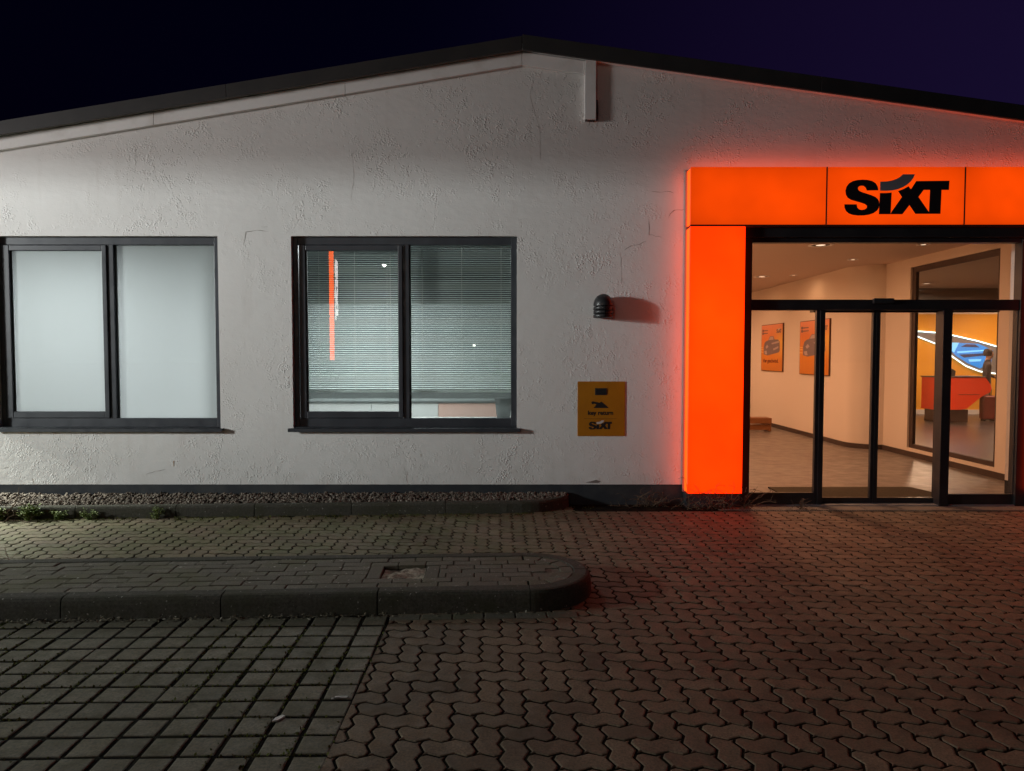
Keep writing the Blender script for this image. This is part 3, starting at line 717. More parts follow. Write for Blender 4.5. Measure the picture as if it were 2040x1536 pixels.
# ================================================================== GLASS ENTRANCE
DY = 7.80
ent = thing('glass_entrance', 'dark-framed automatic glass sliding entrance under the glowing portal', 'door', (4.1, DY, 0))
def part(name, material, boxes, parent=ent, bev=.003):
    m = M()
    for b in boxes: m.box(*b)
    return m.build(name, material, parent, bev=bev)
part('frame_post', 'door_metal', [(2.512, 2.612, DY - .03, DY + .09, .0, 3.045)])
part('frame_post', 'door_metal', [(5.545, 5.688, DY - .03, DY + .09, .0, 3.045)])
part('head_beam', 'door_metal', [(2.512, 5.688, DY - .075, DY + .088, 2.935, 3.046)])
part('head_rail', 'door_metal', [(2.613, 5.544, DY - .02, DY + .08, 2.885, 2.934)])
tr = part('transom', 'door_metal', [(2.613, 5.544, DY - .02, DY + .09, 2.155, 2.268)])
part('operator_cover', 'door_metal', [(3.34, 5.40, DY + .091, DY + .20, 2.140, 2.272)], tr)
part('motion_sensor', 'lamp_black', [(3.93, 4.15, DY - .060, DY - .021, 2.225, 2.280)], tr)
def pane(name, x0, x1, z0, z1, y, parent):
    m = M(); m.add([(x0, y, z0), (x1, y, z0), (x1, y, z1), (x0, y, z1)], [(0, 1, 2, 3)]); return m.build(name, 'door_glass', parent)
pane('fanlight', 2.613, 5.544, 2.268, 2.885, DY + .03, ent)
def leaf(name, x0, x1, y, z0, z1, l, r, b, t, label=None):
    m = M(); m.box(x0, x0 + l, y, y + .045, z0, z1); m.box(x1 - r, x1, y, y + .045, z0, z1)
    m.box(x0 + l, x1 - r, y + .002, y + .045, z0, z0 + b); m.box(x0 + l, x1 - r, y + .002, y + .045, z1 - t, z1)
    o = m.build(name, 'door_metal', ent, bev=.003, label=label); pane('glass_pane', x0 + l, x1 - r, z0 + b, z1 - t, y + .02, o); return o
leaf('sidelight', 2.613, 3.375, DY + .005, .0, 2.154, .006, .037, .140, .002)
leaf('sidelight', 4.800, 5.544, DY + .005, .0, 2.154, .020, .006, .125, .002)
leaf('sliding_leaf', 3.392, 4.028, DY + .075, .012, 2.150, .055, .034, .060, .016)
leaf('sliding_leaf', 4.032, 4.760, DY + .075, .012, 2.150, .044, .050, .060, .016)
part('jamb_post', 'door_metal', [(3.376, 3.430, DY - .005, DY + .072, .0, 2.154)]); part('jamb_post', 'door_metal', [(4.700, 4.799, DY - .045, DY + .072, .0, 2.154)])
part('threshold', 'alu_grey', [(2.613, 5.544, DY - .03, DY + .13, -.01, .011)])

# ================================================================== INTERIOR
def wallbox(label, material, *boxes):
    m = M()
    for b in boxes: m.box(*b)
    return struct(m.build('interior_wall', material), label)
struct(M().box(2.30, 6.48, 7.94, 20.4, -.02, .03).build('floor', 'inner_floor'), 'streaky grey floor of the entrance hall')
struct(M().box(6.481, 18.2, 8.151, 20.4, -.02, .0295).build('floor', 'shop_floor'), 'dark grey floor of the showroom behind the inner window')
struct(M().box(-9.4, 2.199, 8.151, 13.1, -.02, .029).build('floor', 'office_carpet'), 'grey office floor behind the windows')
struct(M().box(2.301, 18.2, 8.151, 20.4, 3.22, 3.30).build('ceiling', 'inner_ceiling'), 'pale ceiling of the entrance hall')
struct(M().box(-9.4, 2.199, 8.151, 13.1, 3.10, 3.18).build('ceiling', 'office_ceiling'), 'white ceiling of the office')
wallbox('partition between the office and the entrance hall', 'inner_wall', (2.2, 2.3, 8.151, 20.4, .0, 3.25))
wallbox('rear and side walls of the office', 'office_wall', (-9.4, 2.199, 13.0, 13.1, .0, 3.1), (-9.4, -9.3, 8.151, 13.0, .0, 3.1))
wallbox('rear and far side walls of the showroom', 'inner_wall', (2.3, 18.2, 20.4, 20.5, .0, 3.25), (18.2, 18.3, 8.151, 20.5, .0, 3.25))
arc = [(6.45 - .5 * math.cos(R(a)), 12.75 - .5 * math.sin(R(a))) for a in range(0, 91, 9)]
fp = [(5.95, 20.39)] + arc + [(6.62, 12.25), (6.62, 20.39)]
m = M(); m.slab(fp, .03, 3.219); pw = struct(m.build('interior_wall', 'inner_wall'), 'curved hall wall carrying the orange posters')
M().lathe(6.45, 12.75, [(.502, .03), (.502, 3.219)], 24, math.pi, 1.5 * math.pi).build('curved_corner', 'inner_wall', pw, smooth=True)
sk = M(); off = [(5.935, 20.39)] + [(6.45 - .515 * math.cos(R(a)), 12.75 - .515 * math.sin(R(a))) for a in range(0, 91, 9)] + [(6.62, 12.235)]
for a, b, c_, d in zip(off, off[1:], fp, fp[1:]): sk.add([(a[0], a[1], .03), (b[0], b[1], .03), (b[0], b[1], .115), (a[0], a[1], .115), (c_[0], c_[1], .115), (d[0], d[1], .115)], [(0, 1, 2, 3), (3, 2, 5, 4)])
sk.build('skirting_board', 'skirting', pw)
sw = wallbox('hall side wall with a large inner window', 'inner_wall', (6.42, 6.54, 8.151, 9.40, .03, 3.219), (6.42, 6.54, 11.50, 12.249, .03, 3.219), (6.42, 6.54, 9.40, 11.50, .03, .165), (6.42, 6.54, 9.40, 11.50, 3.075, 3.219))
M().box(6.405, 6.419, 8.16, 12.23, .03, .115).build('skirting_board', 'skirting', sw)
f = M(); f.box(6.45, 6.50, 9.40, 9.47, .166, 3.074); f.box(6.45, 6.50, 11.40, 11.50, .166, 3.074); f.box(6.452, 6.50, 9.47, 11.40, .166, .235); f.box(6.452, 6.50, 9.47, 11.40, 2.99, 3.074)
ff_ = f.build('inner_window_frame', 'skirting', sw)
m = M(); m.add([(6.475, 9.47, .235), (6.475, 11.40, .235), (6.475, 11.40, 2.99), (6.475, 9.47, 2.99)], [(0, 1, 2, 3)]); m.build('pane', 'door_glass', ff_)
# ochre end wall of the showroom with its glowing lens-shaped picture
ow = wallbox('ochre end wall of the showroom', 'ochre_wall', (6.63, 18.19, 19.70, 19.80, .03, 2.80)); 
wallbox('pale band above the ochre wall', 'inner_wall', (6.63, 18.19, 19.69, 19.80, 2.803, 3.219))
M().box(6.63, 18.19, 19.66, 19.699, .03, .155).build('skirting_board', 'print_silver', ow)
struct(M().box(6.63, 18.19, 16.6, 16.75, 2.72, 3.219).build('ceiling_bulkhead', 'bulkhead'), 'dark ceiling bulkhead across the showroom')
la = thing('illuminated_wall_picture', 'lens-shaped blue car picture outlined by glowing white tubes on ochre wall', 'picture', (12.4, 19.69, 1.2))
up = [(10.4, 2.345), (11.209, 2.326), (11.752, 2.285), (12.17, 2.215), (12.85, 2.06), (13.486, 1.882), (14.2, 1.62)]
dn = [(10.4, 2.335), (11.213, 2.174), (11.746, 1.966), (12.186, 1.618), (12.55, 1.37), (12.948, 1.215), (13.5, 1.14), (14.2, 1.55)]
m = M(); m.prism(up[::-1] + dn, 19.675, 19.695); m.build('backing_panel', 'grey_panel', la)
for ln in (up, dn): M().tube([(x, 19.655, z) for x, z in ln], .017, 8).build('light_tube', 'led_cyan', la, smooth=True)
pic = M().prism([(12.02, 2.02), (12.9, 1.98), (13.3, 1.80), (13.25, 1.45), (12.95, 1.30), (12.62, 1.44), (12.30, 1.64), (12.02, 1.90)], 19.66, 19.674).build('picture', 'picture_blue', la)
for q in ([(12.02, 2.02), (12.35, 2.01), (12.25, 1.80), (12.22, 1.74), (12.02, 1.90)], [(12.30, 1.77), (13.15, 1.82), (13.16, 1.79), (12.32, 1.72)], [(12.62, 1.55), (12.98, 1.56), (12.96, 1.50), (12.66, 1.48)]):
    M().prism(q, 19.652, 19.659).build('picture_highlight', 'picture_light', pic)
for q in ([(12.40, 1.90), (12.55, 1.97), (12.80, 1.96), (12.92, 1.88)], [(12.36, 1.68), (13.1, 1.72), (13.1, 1.66), (12.5, 1.60)]):
    M().prism(q, 19.652, 19.659).build('picture_car_body', 'picture_dark', pic)
# counter
ct = thing('reception_counter', 'bright red reception counter with tapered end on a dark base', 'counter', (10.9, 17.5, .03))
M().prism([(10.30, .335), (10.92, .335), (11.09, .372), (11.24, .50), (11.44, .66), (11.63, .76), (11.67, .86), (11.64, .95), (11.51, 1.125), (10.30, 1.125)], 17.25, 17.85).build('body', 'counter_red', ct, bev=.01)
M().box(10.28, 11.53, 17.22, 17.88, 1.126, 1.150).build('top', 'counter_edge', ct, bev=.004)
M().box(10.36, 11.15, 17.32, 17.80, .031, .334).build('base', 'counter_edge', ct, bev=.005)
M().box(10.86, 11.36, 17.243, 17.249, .70, .712).build('groove', 'counter_edge', ct)
tag(recentre(M().box(11.28, 11.40, 17.42, 17.54, 1.151, 1.157).build('paper_note', 'paper')), 'small white paper lying on the red counter', 'paper')
tag(recentre(M().prism([(10.74, 1.151), (10.92, 1.151), (10.94, 1.27), (10.86, 1.33), (10.76, 1.30)], 17.50, 17.56).build('desk_monitor', 'lamp_black', bev=.004)), 'dark monitor standing on the red counter', 'monitor')
# dark red suitcase
sc_ = thing('suitcase', 'dark red upright suitcase between counter and standing person', 'suitcase', (11.85, 17.65, .03))
M().box(11.68, 12.02, 17.55, 17.75, .07, .66).build('shell', 'suitcase_red', sc_, bev=.05, seg=3)
for x in (11.74, 11.96): M().tube([(x, 17.58, .05), (x, 17.72, .05)], .02, 10).build('wheel', 'shoe_black', sc_)
M().tube([(11.77, 17.66, .66), (11.77, 17.66, .84), (11.93, 17.66, .84), (11.93, 17.66, .66)], .010, 6).build('handle', 'lamp_black', sc_)

def person(label, base, ang, seated=False, top='cloth_dark', legs='cloth_navy', shoe='shoe_white'):
    th = thing('person', label, 'person', base)
    V = []; E = []; rad = []
    def P(x, y, z, r, frm=None):
        V.append((x, y, z)); rad.append(r)
        if frm is not None: E.append((frm, len(V) - 1))
        return len(V) - 1
    hz = .56 if seated else .94
    pel = P(0, 0, hz, (.155, .115)); wst = P(0, .01, hz + .17, (.135, .10), pel); ch = P(0, .01, hz + .36, (.165, .115), wst); nk0 = P(0, 0, hz + .53, (.075, .07), ch); nk = P(0, -.015, hz + .60, (.052, .052), nk0)
    hd = P(0, -.03, hz + .685, (.075, .09), nk); hd2 = P(0, -.03, hz + .77, (.072, .088), hd); P(0, -.02, hz + .815, (.045, .055), hd2); P(0, -.125, hz + .70, (.014, .016), hd)
    for s in (-1, 1):
        sh = P(.185 * s, .01, hz + .47, (.062, .06), ch); el = P(.235 * s, .03 - (.08 if s > 0 else 0), hz + .19, (.046, .046), sh)
        wr = P(.20 * s, -.20 if s > 0 else -.04, hz + (.12 if s > 0 else -.05), (.030, .028), el); ha = P(.19 * s, (-.27 if s > 0 else -.07), hz + (.12 if s > 0 else -.13), (.032, .018), wr)
        for q, dx in enumerate((-.026, -.009, .009, .026)): 
            f1 = P(.19 * s + dx, -.32 if s > 0 else -.085, hz + (.115 if s > 0 else -.185), (.009, .009), ha); P(.19 * s + dx, -.345 if s > 0 else -.10, hz + (.095 if s > 0 else -.215 + .004 * q), (.0075, .0075), f1)
        tb = P((.19 - .045) * s, -.27 if s > 0 else -.10, hz + (.135 if s > 0 else -.12), (.010, .010), ha)
        if seated:
            kn = P(.11 * s, -.42, .52, (.075, .075), pel); an = P(.12 * s, -.40, .10, (.045, .048), kn)
        else:
            hp_ = P(.095 * s, 0, hz - .10, (.092, .095), pel); kn = P(.105 * s, -.02 * s, .50, (.066, .068), hp_); an = P(.11 * s, -.02 * s + .02, .10, (.044, .046), kn)
        v = V[an]; hl = P(v[0], v[1] + .03, .05, (.040, .040), an); P(v[0] + .03 * s, v[1] - .16, .035, (.036, .028), hl)
    me = bpy.data.meshes.new('body'); me.from_pydata(V, E, []); o = bpy.data.objects.new('body', me); COL.objects.link(o)
    o.modifiers.new('skin', 'SKIN'); o.modifiers.new('sub', 'SUBSURF').levels = 2
    if not me.skin_vertices:
        bpy.context.view_layer.objects.active = o; bpy.ops.mesh.customdata_skin_add()
    for k, d in enumerate(me.skin_vertices[0].data): d.radius = rad[k]; d.use_root = (k == 0)
    bpy.context.view_layer.update()
    me2 = bpy.data.meshes.new_from_object(o.evaluated_get(bpy.context.evaluated_depsgraph_get())); COL.objects.unlink(o); bpy.data.objects.remove(o)
    for nm in (top, legs, 'skin', shoe): me2.materials.append(MATS[nm])
    for p in me2.polygons:
        c = p.center; p.use_smooth = True
        hand = abs(c.x) > .12 and ((c.z < hz - .02 and c.z > hz - .3 and c.x < 0 and abs(c.x) > .15) or (c.y < -.17 and hz + .03 < c.z < hz + .2))
        p.material_index = 2 if c.z > hz + .575 or hand else (3 if c.z < .085 else (1 if c.z < hz + .02 else 0))
    me2.transform(Matrix.Rotation(ang, 4, 'Z')); b = bpy.data.objects.new('body', me2); COL.objects.link(b); b.parent = th
    h = M(); h.lathe(0, -.015, [(.001, .10), (.055, .092), (.085, .06), (.098, .01), (.096, -.05), (.088, -.09)], 16)
    hm = h.mesh('hair'); hm.transform(Matrix.Rotation(ang, 4, 'Z') @ Matrix.Translation((0, .012, hz + .765)) @ Matrix.Diagonal((.92, 1.08, 1, 1)))
    hm.materials.append(MATS['hair']); hm.polygons.foreach_set('use_smooth', [True] * len(hm.polygons)); ho = bpy.data.objects.new('hair', hm); COL.objects.link(ho); ho.parent = th
    return th
person('person in dark clothes and pale shoes standing at the right end of the red counter', (12.10, 18.08, .03), R(60))
person('person in dark clothes sitting behind the red counter', (11.28, 18.55, .03), R(20), True, shoe='shoe_black')
stl = thing('stool', 'dark stool under the person sitting behind the red counter', 'stool', (11.28, 18.57, .03))
M().lathe(11.28, 18.57, [(.001, .515), (.17, .515), (.18, .50), (.18, .47), (.001, .465)], 16).build('seat', 'lamp_black', stl)
M().tube([(11.28, 18.57, .464), (11.28, 18.57, .06)], .025, 8).build('stem', 'post_steel', stl); M().lathe(11.28, 18.57, [(.001, .06), (.19, .045), (.20, .032), (.001, .031)], 16).build('base', 'post_steel', stl)
# doormat, posters, low bench
tag(recentre(M().slab([(3.15, 8.68), (3.15, 8.05), (5.05, 8.05), (4.90, 8.68)], .031, .044).build('doormat', 'doormat')), 'dark brown doormat just inside the glass doors', 'doormat')
def poster(y0, y1, z0, z1, label, txt):
    t = thing('poster', label, 'poster', (5.94, (y0 + y1) / 2, z0))
    M().box(5.922, 5.949, y0, y1, z0, z1).build('board', 'poster_edge', t)
    fx = 5.9195; W = y0 - y1
    def A(u, v): return (y0 + (y1 - y0) * u, z0 + (z1 - z0) * v)        # u from the far (left) edge
    def flat(name, pts, m_, k=0, parent=None):
        q = [A(*p) for p in pts]; m = M(); m.add([(fx - .0012 * k, y, z) for y, z in q], [tuple(range(len(q)))]); return m.build(name, m_, parent or t)
    pr = flat('print', [(.012, .01), (.988, .01), (.988, .99), (.012, .99)], 'poster_print')
    car = [(.13, .36), (.13, .52), (.17, .61), (.26, .65), (.34, .66), (.42, .74), (.58, .745), (.64, .67), (.80, .665), (.87, .62), (.88, .44), (.84, .40), (.52, .36), (.30, .335)]
    flat('car_picture', car, 'poster_car', 1, pr)
    for q in ([(.36, .665), (.43, .73), (.56, .735), (.60, .67)], [(.16, .43), (.20, .36), (.30, .36), (.27, .44)], [(.50, .60), (.84, .64), (.85, .60), (.52, .57)], [(.22, .52), (.27, .48), (.36, .52), (.30, .57)], [(.58, .48), (.82, .53), (.82, .49), (.60, .44)]):
        flat('car_highlight', q, 'poster_car_light', 2, pr)
    for v in (.46, .50, .40): flat('light_streak', [(.012, v), (.12, v - .004), (.12, v + .012), (.012, v + .018)], 'poster_streak', 1, pr)
    for v in (.86, .80): flat('small_print', [(.05, v), (.32, v + .005), (.32, v + .022), (.05, v + .026)], 'poster_grey', 1, pr); flat('small_print', [(.05, v - .012), (.12, v - .012), (.12, v + .038), (.05, v + .038)], 'poster_grey', 2, pr)
    def pl(u, v): 
        a = A(.72 + (u - 277) / 1433 * .22, .90 - (v - 118) / 560 * .10); return ((fx - .002, a[0], a[1]), (fx - .001, a[0], a[1]))
    logo(pl, None, pr, 'poster_grey', 'paper')
    for body, uc, v, wd in txt:
        me = text_mesh(body, .085 * (z1 - z0) / 1.07, wd * abs(W), .03)
        yc, zz = A(uc, v)
        me.transform(Matrix.Translation((fx - .0024, yc, zz)) @ Matrix.Rotation(R(-90), 4, 'Z')); me.materials.append(MATS['poster_text']); link('headline', me, pr)
    return t
poster(16.89, 15.56, 1.30, 2.37, 'orange car poster farther inside, completely visible in the left glass pane', [('Vier geschwind.', .46, .185, .74)])
poster(14.64, 13.27, 1.275, 2.352, 'orange car poster nearer the curved corner, half hidden by the door post', [])
bn = thing('low_bench', 'low brown wooden bench on the hall floor by the poster wall', 'bench', (5.3, 15.3, .03))
M().box(4.95, 5.56, 15.15, 15.50, .20, .32).build('seat', 'wood', bn, bev=.006)
for x in (4.97, 5.52): M().box(x, x + .036, 15.17, 15.48, .031, .199).build('leg', 'wood', bn)
M().box(5.007, 5.519, 15.19, 15.21, .06, .18).build('apron', 'wood', bn)
# ceiling downlights (lit) in the hall
def area(name, loc, size, power, color, parent=None, spread=R(170)):
    d = bpy.data.lights.new(name, 'AREA'); d.shape = 'DISK'; d.size = size; d.energy = power; d.color = color; d.spread = spread
    o = bpy.data.objects.new(name, d); COL.objects.link(o); o.location = loc
    if parent is not None: attach(o, parent)
    return o
DL = [(4.365, 10.12, .17, 'nearest the door, large round'), (5.79, 10.07, .09, 'at the right, small round'), (5.55, 11.64, .09, 'before the curved corner, small round'), (4.95, 14.15, .16, 'deeper in the hall, large round'), (5.48, 13.9, .08, 'above the posters, small round'), (5.2, 16.2, .09, 'farthest back in the hall, small round')]
for x, y, r, lb in DL:
    t = thing('downlight', 'recessed ceiling downlight ' + lb, 'downlight', (x, y, 3.2), 'recessed downlights in the hall ceiling')
    M().lathe(x, y, [(r, 3.2198), (r, 3.213), (r * .80, 3.2125), (r * .74, 3.2190)], 24).build('trim_ring', 'white_sheet', t, smooth=True)
    M().lathe(x, y, [(r * .73, 3.2185), (r * .40, 3.2165)], 20).build('reflector', 'bulkhead', t)
    M().lathe(x, y, [(r * .38, 3.216), (.0005, 3.2145)], 16).build('lens', 'lens_warm', t)
    area('hall_light', (x, y, 3.205), .14, P_FOYER, (1., .55, .28), t)
for x, y, lb in ((3.0, 9.7, 'beside the doors'), (3.1, 13.2, 'halfway along the hall'), (3.5, 17.2, 'at the far end')):  # panels added out of view to light the hall wall evenly
    t = thing('added_hall_panel', 'unseen square warm panel added to light the hall evenly, ' + lb, 'light', (x, y, 3.2), 'unseen added light panels in the hall ceiling')
    M().box(x - .31, x + .31, y - .31, y + .31, 3.206, 3.2195).build('frame', 'white_sheet', t); M().box(x - .29, x + .29, y - .29, y + .29, 3.201, 3.2055).build('diffuser', 'lens_warm', t)
    area('hall_light', (x, y, 3.196), .55, P_HALL, (1., .52, .29), t)
for x, y in ((9.5, 12.5), (12.5, 13.5), (10.5, 18.2), (13.2, 18.2), (9.0, 15.5)):
    t = thing('downlight', 'recessed downlight in the showroom ceiling ' + {(9.5, 12.5): 'just behind the inner window', (12.5, 13.5): 'in the middle of the room', (10.5, 18.2): 'over the seated person', (13.2, 18.2): 'right of the standing person', (9.0, 15.5): 'left of the red counter'}[(x, y)], 'downlight', (x, y, 3.2), 'recessed downlights in the showroom ceiling')
    M().lathe(x, y, [(.09, 3.2198), (.09, 3.213), (.07, 3.2125), (.065, 3.219)], 20).build('trim_ring', 'white_sheet', t); M().lathe(x, y, [(.064, 3.217), (.0005, 3.2145)], 16).build('lens', 'lens_warm', t)
    area('showroom_light', (x, y, 3.205), .14, P_SHOP, (1., .66, .42), t)
# office ceiling lights, desk and potted plant behind the blinds
for x, y in ((-4.95, 9.5), (-1.7, 9.45)):
    t = thing('ceiling_panel_light', 'square white ceiling light of the office, ' + {-4.95: 'behind the milky window', -1.7: 'behind the slatted blinds'}[x], 'light', (x, y, 3.08), 'square lights in the office ceiling')
    M().box(x - .31, x + .31, y - .31, y + .31, 3.085, 3.0995).build('frame', 'white_sheet', t); M().box(x - .29, x + .29, y - .29, y + .29, 3.080, 3.0845).build('diffuser', 'lens_cool', t)
    o = area('office_light', (x, y, 3.075), .5 if x < -4 else .9, P_OFFICE * (.62 if x < -4 else 1), (.93, 1., 1.), t)
mat('cabinet_white', (.76, .76, .74), .5); mat('cabinet_pink_glow', (.80, .46, .36), .5)  # the salmon tone is the pink glow in the pane, coloured onto one door
dk = thing('sideboard', 'low white office sideboard with a pink glow painted on one door behind the slatted blind', 'sideboard', (-1.2, 10.3, .03))
M().box(-2.95, .85, 10.12, 10.55, .031, .99).build('carcass', 'cabinet_white', dk)
M().box(-2.97, .87, 10.09, 10.57, .991, 1.02).build('top', 'office_wall', dk, bev=.003)
for k, mt_ in enumerate(('cabinet_white', 'cabinet_white', 'cabinet_pink_glow', 'cabinet_white')):
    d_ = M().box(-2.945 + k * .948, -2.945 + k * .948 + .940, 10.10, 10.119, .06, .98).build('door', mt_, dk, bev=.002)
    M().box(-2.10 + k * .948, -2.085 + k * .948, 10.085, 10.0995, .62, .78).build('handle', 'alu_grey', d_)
M().box(W2[0] + .01, W2[1] - .01, 8.152, 8.42, .900, .930).build('window_board', 'cabinet_white', wall_o, bev=.004)
pt = thing('potted_plant', 'dark potted plant on the window board at the right end of the blind', 'plant', (-.10, 8.27, .931))
M().lathe(-.10, 8.27, [(.001, .931), (.075, .931), (.105, 1.16), (.095, 1.165), (.001, 1.14)], 16).build('pot', 'plant_pot', pt, smooth=True)
lf = M()
for k in range(90):
    a = random.uniform(0, 6.28); e = random.uniform(.2, 1.4); L = random.uniform(.15, .62); d = Vector((math.cos(a) * math.cos(e), abs(math.sin(a)) * math.cos(e) * .5, math.sin(e))); p = Vector((-.10, 8.30, 1.12)) + d * L; s_ = d.cross(Vector((0, 0, 1))).normalized() * .05; u = d * .10 + Vector((0, 0, -.04))
    lf.add([p, p + s_ + u * .5, p + u, p - s_ + u * .5], [(0, 1, 2, 3)])
lf.build('leaves', 'pot_leaf', pt)

# ================================================================== SMALL THINGS ON THE FACADE
def wall_lamp(LX, label, lit=0):
    lp = thing('wall_lamp', label, 'lamp', (LX, 7.85, 2.07), 'bulkhead lamps on the office wall')
    LY = 7.745; r = .108
    m = M(); prof = [(r, 2.198)] + [(r * math.cos(R(a)), 2.205 + .122 * math.sin(R(a))) for a in range(0, 86, 8)] + [(.0008, 2.327)]; m.lathe(LX, LY, prof, 28); m.lathe(LX, LY, [(r, 2.198), (r - .02, 2.198)], 28); m.build('hood', 'lamp_black', lp, smooth=True)
    for z in (2.163, 2.122, 2.080): M().lathe(LX, LY, [(r - .03, z + .020), (r - .004, z + .024), (r, z + .020), (r, z - .010), (r - .006, z - .012), (r - .03, z - .004)], 28).build('louvre', 'lamp_black', lp, smooth=True)
    M().lathe(LX, LY, [(.070, 2.20), (.070, 2.075), (.001, 2.072)], 20).build('inner_cup', 'lens_street' if lit else 'slot_dark', lp)
    M().box(LX - .03, LX + .03, LY + .06, WALL - .001, 2.11, 2.26).build('wall_bracket', 'lamp_black', lp, bev=.006)
    M().box(LX - .003, LX + .003, LY - r - .003, LY - r + .004, 2.070, 2.20).build('seam_rib', 'lamp_black', lp)
    if lit:
        d = bpy.data.lights.new('added_wall_light', 'SPOT'); d.energy = lit; d.color = (.95, 1., .88); d.spot_size = R(150); d.spot_blend = .5; d.shadow_soft_size = .05
        o = bpy.data.objects.new('added_wall_light', d); COL.objects.link(o); o.location = (LX, 7.80, 2.04); attach(o, lp)
wall_lamp(.992, 'black domed bulkhead lamp with louvres, unlit, above the key return plate')
wall_lamp(-8.4, 'unseen black domed bulkhead lamp with louvres, lit, added left of the milky window', P_WALL)  # second lamp added out of view to brighten the ground at the left
ks = thing('key_return_sign', 'orange key return plate with slot and dark logo on the white wall', 'sign', (.988, 7.83, .766))
SY = 7.841
pl_ = M().box(.725, 1.25, SY, WALL - .001, .766, 1.372).build('plate', 'sign_orange', ks, bev=.003)
M().box(.917, 1.047, SY - .006, SY - .0005, 1.222, 1.298).build('slot_frame', 'lamp_black', ks, bev=.002); M().box(.932, 1.032, SY - .007, SY - .0062, 1.234, 1.286).build('slot', 'slot_dark', ks)
def kp(u, v): return (.725 + (u - 135) / 1110 * .525, 1.372 - (v - 120) / 1290 * .606)
for poly in ([(500, 745), (690, 590), (870, 745)], [(455, 600), (500, 590), (560, 600), (640, 620), (690, 600), (660, 680), (600, 700), (545, 690), (575, 660), (520, 640), (490, 655), (470, 650)]):
    q = [kp(*p) for p in poly]; m = M(); m.add([(x, SY - .0015 - (.001 if len(poly) > 3 else 0), z) for x, z in q], [tuple(range(len(q)))]); m.build('hand_symbol' if len(poly) > 3 else 'arrow_symbol', 'print_black', pl_)
me = text_mesh('key return', .046, .280, .035); c_ = kp(675, 905); me.transform(Matrix.Translation((c_[0], SY - .0015, c_[1]))); me.materials.append(MATS['print_black']); link('lettering', me, pl_)
a, b = kp(285, 994), kp(1045, 1000); M().box(a[0], b[0], SY - .0018, SY - .0005, b[1], a[1]).build('rule', 'print_black', pl_)
c_ = kp(670, 1145); logo(on_wall(c_[0], c_[1], .258 / 1433, SY - .0005, .001), None, pl_, 'print_black', 'print_silver')

# ================================================================== PLANTS AND LITTER
def leaf_quad(m, p, d, L, Wd, tint):
    d = d.normalized(); s_ = d.cross(Vector((random.gauss(0, .3), random.gauss(0, .3), 1))).normalized() * Wd
    m.add([p, p + d * L * .5 + s_, p + d * L, p + d * L * .5 - s_], [(0, 1, 2, 3)], tint)
def weed(x, y, hgt, spread, n, label, z=0., group=None, leafs=.022):
    t = thing('weed', label, 'weed', (x, y, z)); st = M(); lv = M()
    for k in range(n):
        a = random.uniform(0, 6.28); top = Vector((x + math.cos(a) * spread * random.uniform(.2, 1), y + math.sin(a) * spread * .5 * random.uniform(.1, 1), z + hgt * random.uniform(.35, 1)))
        base = Vector((x + random.gauss(0, .012), y + random.gauss(0, .008), z - .012)); mid = base.lerp(top, .5) + Vector((random.gauss(0, .01), random.gauss(0, .01), hgt * .1))
        st.tube([base, mid, top], [.0018, .0014, .0008], 4)
        for q in range(9):
            p = base.lerp(mid, q / 4) if q < 4 else mid.lerp(top, (q - 3) / 5)
            for e in range(3): leaf_quad(lv, p + Vector((random.gauss(0, .008), random.gauss(0, .008), random.gauss(0, .006))), Vector((random.gauss(0, 1), random.gauss(0, 1), random.uniform(.0, 1.))), leafs * random.uniform(.6, 1.3), leafs * .38, random.random())
    st.build('stems', 'weed_leaf', t); lv.build('leaves', 'weed_leaf', t); return t
for x, hgt, sp, n, lb, ls in ((-4.86, .15, .15, 44, 'bushy bright green weed against the gravel kerb near the left edge', .026), (-4.58, .09, .09, 14, 'small green weed just right of the bushy bright weed', .02),
                              (-4.28, .11, .11, 18, 'thin weed with dry stalks at the gravel kerb below the milky window', .018), (-3.62, .12, .09, 16, 'feathery dark weed rising over the gravel kerb between the windows', .016),
                              (-5.15, .14, .09, 22, 'green weed clump at the extreme left edge of the gravel kerb', .024)):
    weed(x, gk_y(x) - .045, hgt, sp, n, lb, leafs=ls)
def twigs(x, y, hgt, spread, n, label, name='dry_shrub', z=0.):
    t = thing(name, label, 'dry plant', (x, y, z)); st = M(); br = M()
    for k in range(n):
        p = Vector((x + random.gauss(0, spread * .25), y + random.gauss(0, .015), z - .012)); d = Vector((random.gauss(0, .7), random.gauss(-.08, .15), random.uniform(.4, 1.2))).normalized(); L = hgt * random.uniform(.5, 1.15); pts = [p]; tt = random.random()
        for q in range(5): d = (d + Vector((random.gauss(0, .35), random.gauss(0, .12), random.gauss(-.12, .25)))).normalized(); p = p + d * L / 5; p.y = min(p.y, 7.64 if x > 1.7 else 7.84); p.z = max(p.z, z + .002); pts.append(p)
        st.tube(pts, [.0042, .0037, .0032, .0027, .0022, .0016], 4, tt)
        for q in range(4):
            b = pts[random.randint(1, 5)]; e = b + Vector((random.gauss(0, .05), random.gauss(0, .02), random.uniform(-.02, .07))); e.y = min(e.y, 7.64 if x > 1.7 else 7.84); e.z = max(e.z, z + .002)
            br.tube([b, b.lerp(e, .5) + Vector((0, 0, .008)), e], [.0024, .0019, .0013], 3, tt)
            if random.random() < .5: leaf_quad(br, e, Vector((random.gauss(0, 1), random.gauss(0, .4), random.gauss(0, 1))), .016, .006, tt)
    st.build('stems', 'dry_twig', t, kind='stuff'); br.build('twigs', 'dry_twig', t, kind='stuff'); return t
twigs(2.20, 7.615, .34, .75, 46, 'tangle of dry twigs in front of the glowing orange column')
twigs(1.55, 7.76, .26, .55, 26, 'dry twigs against the dark plinth left of the orange column')
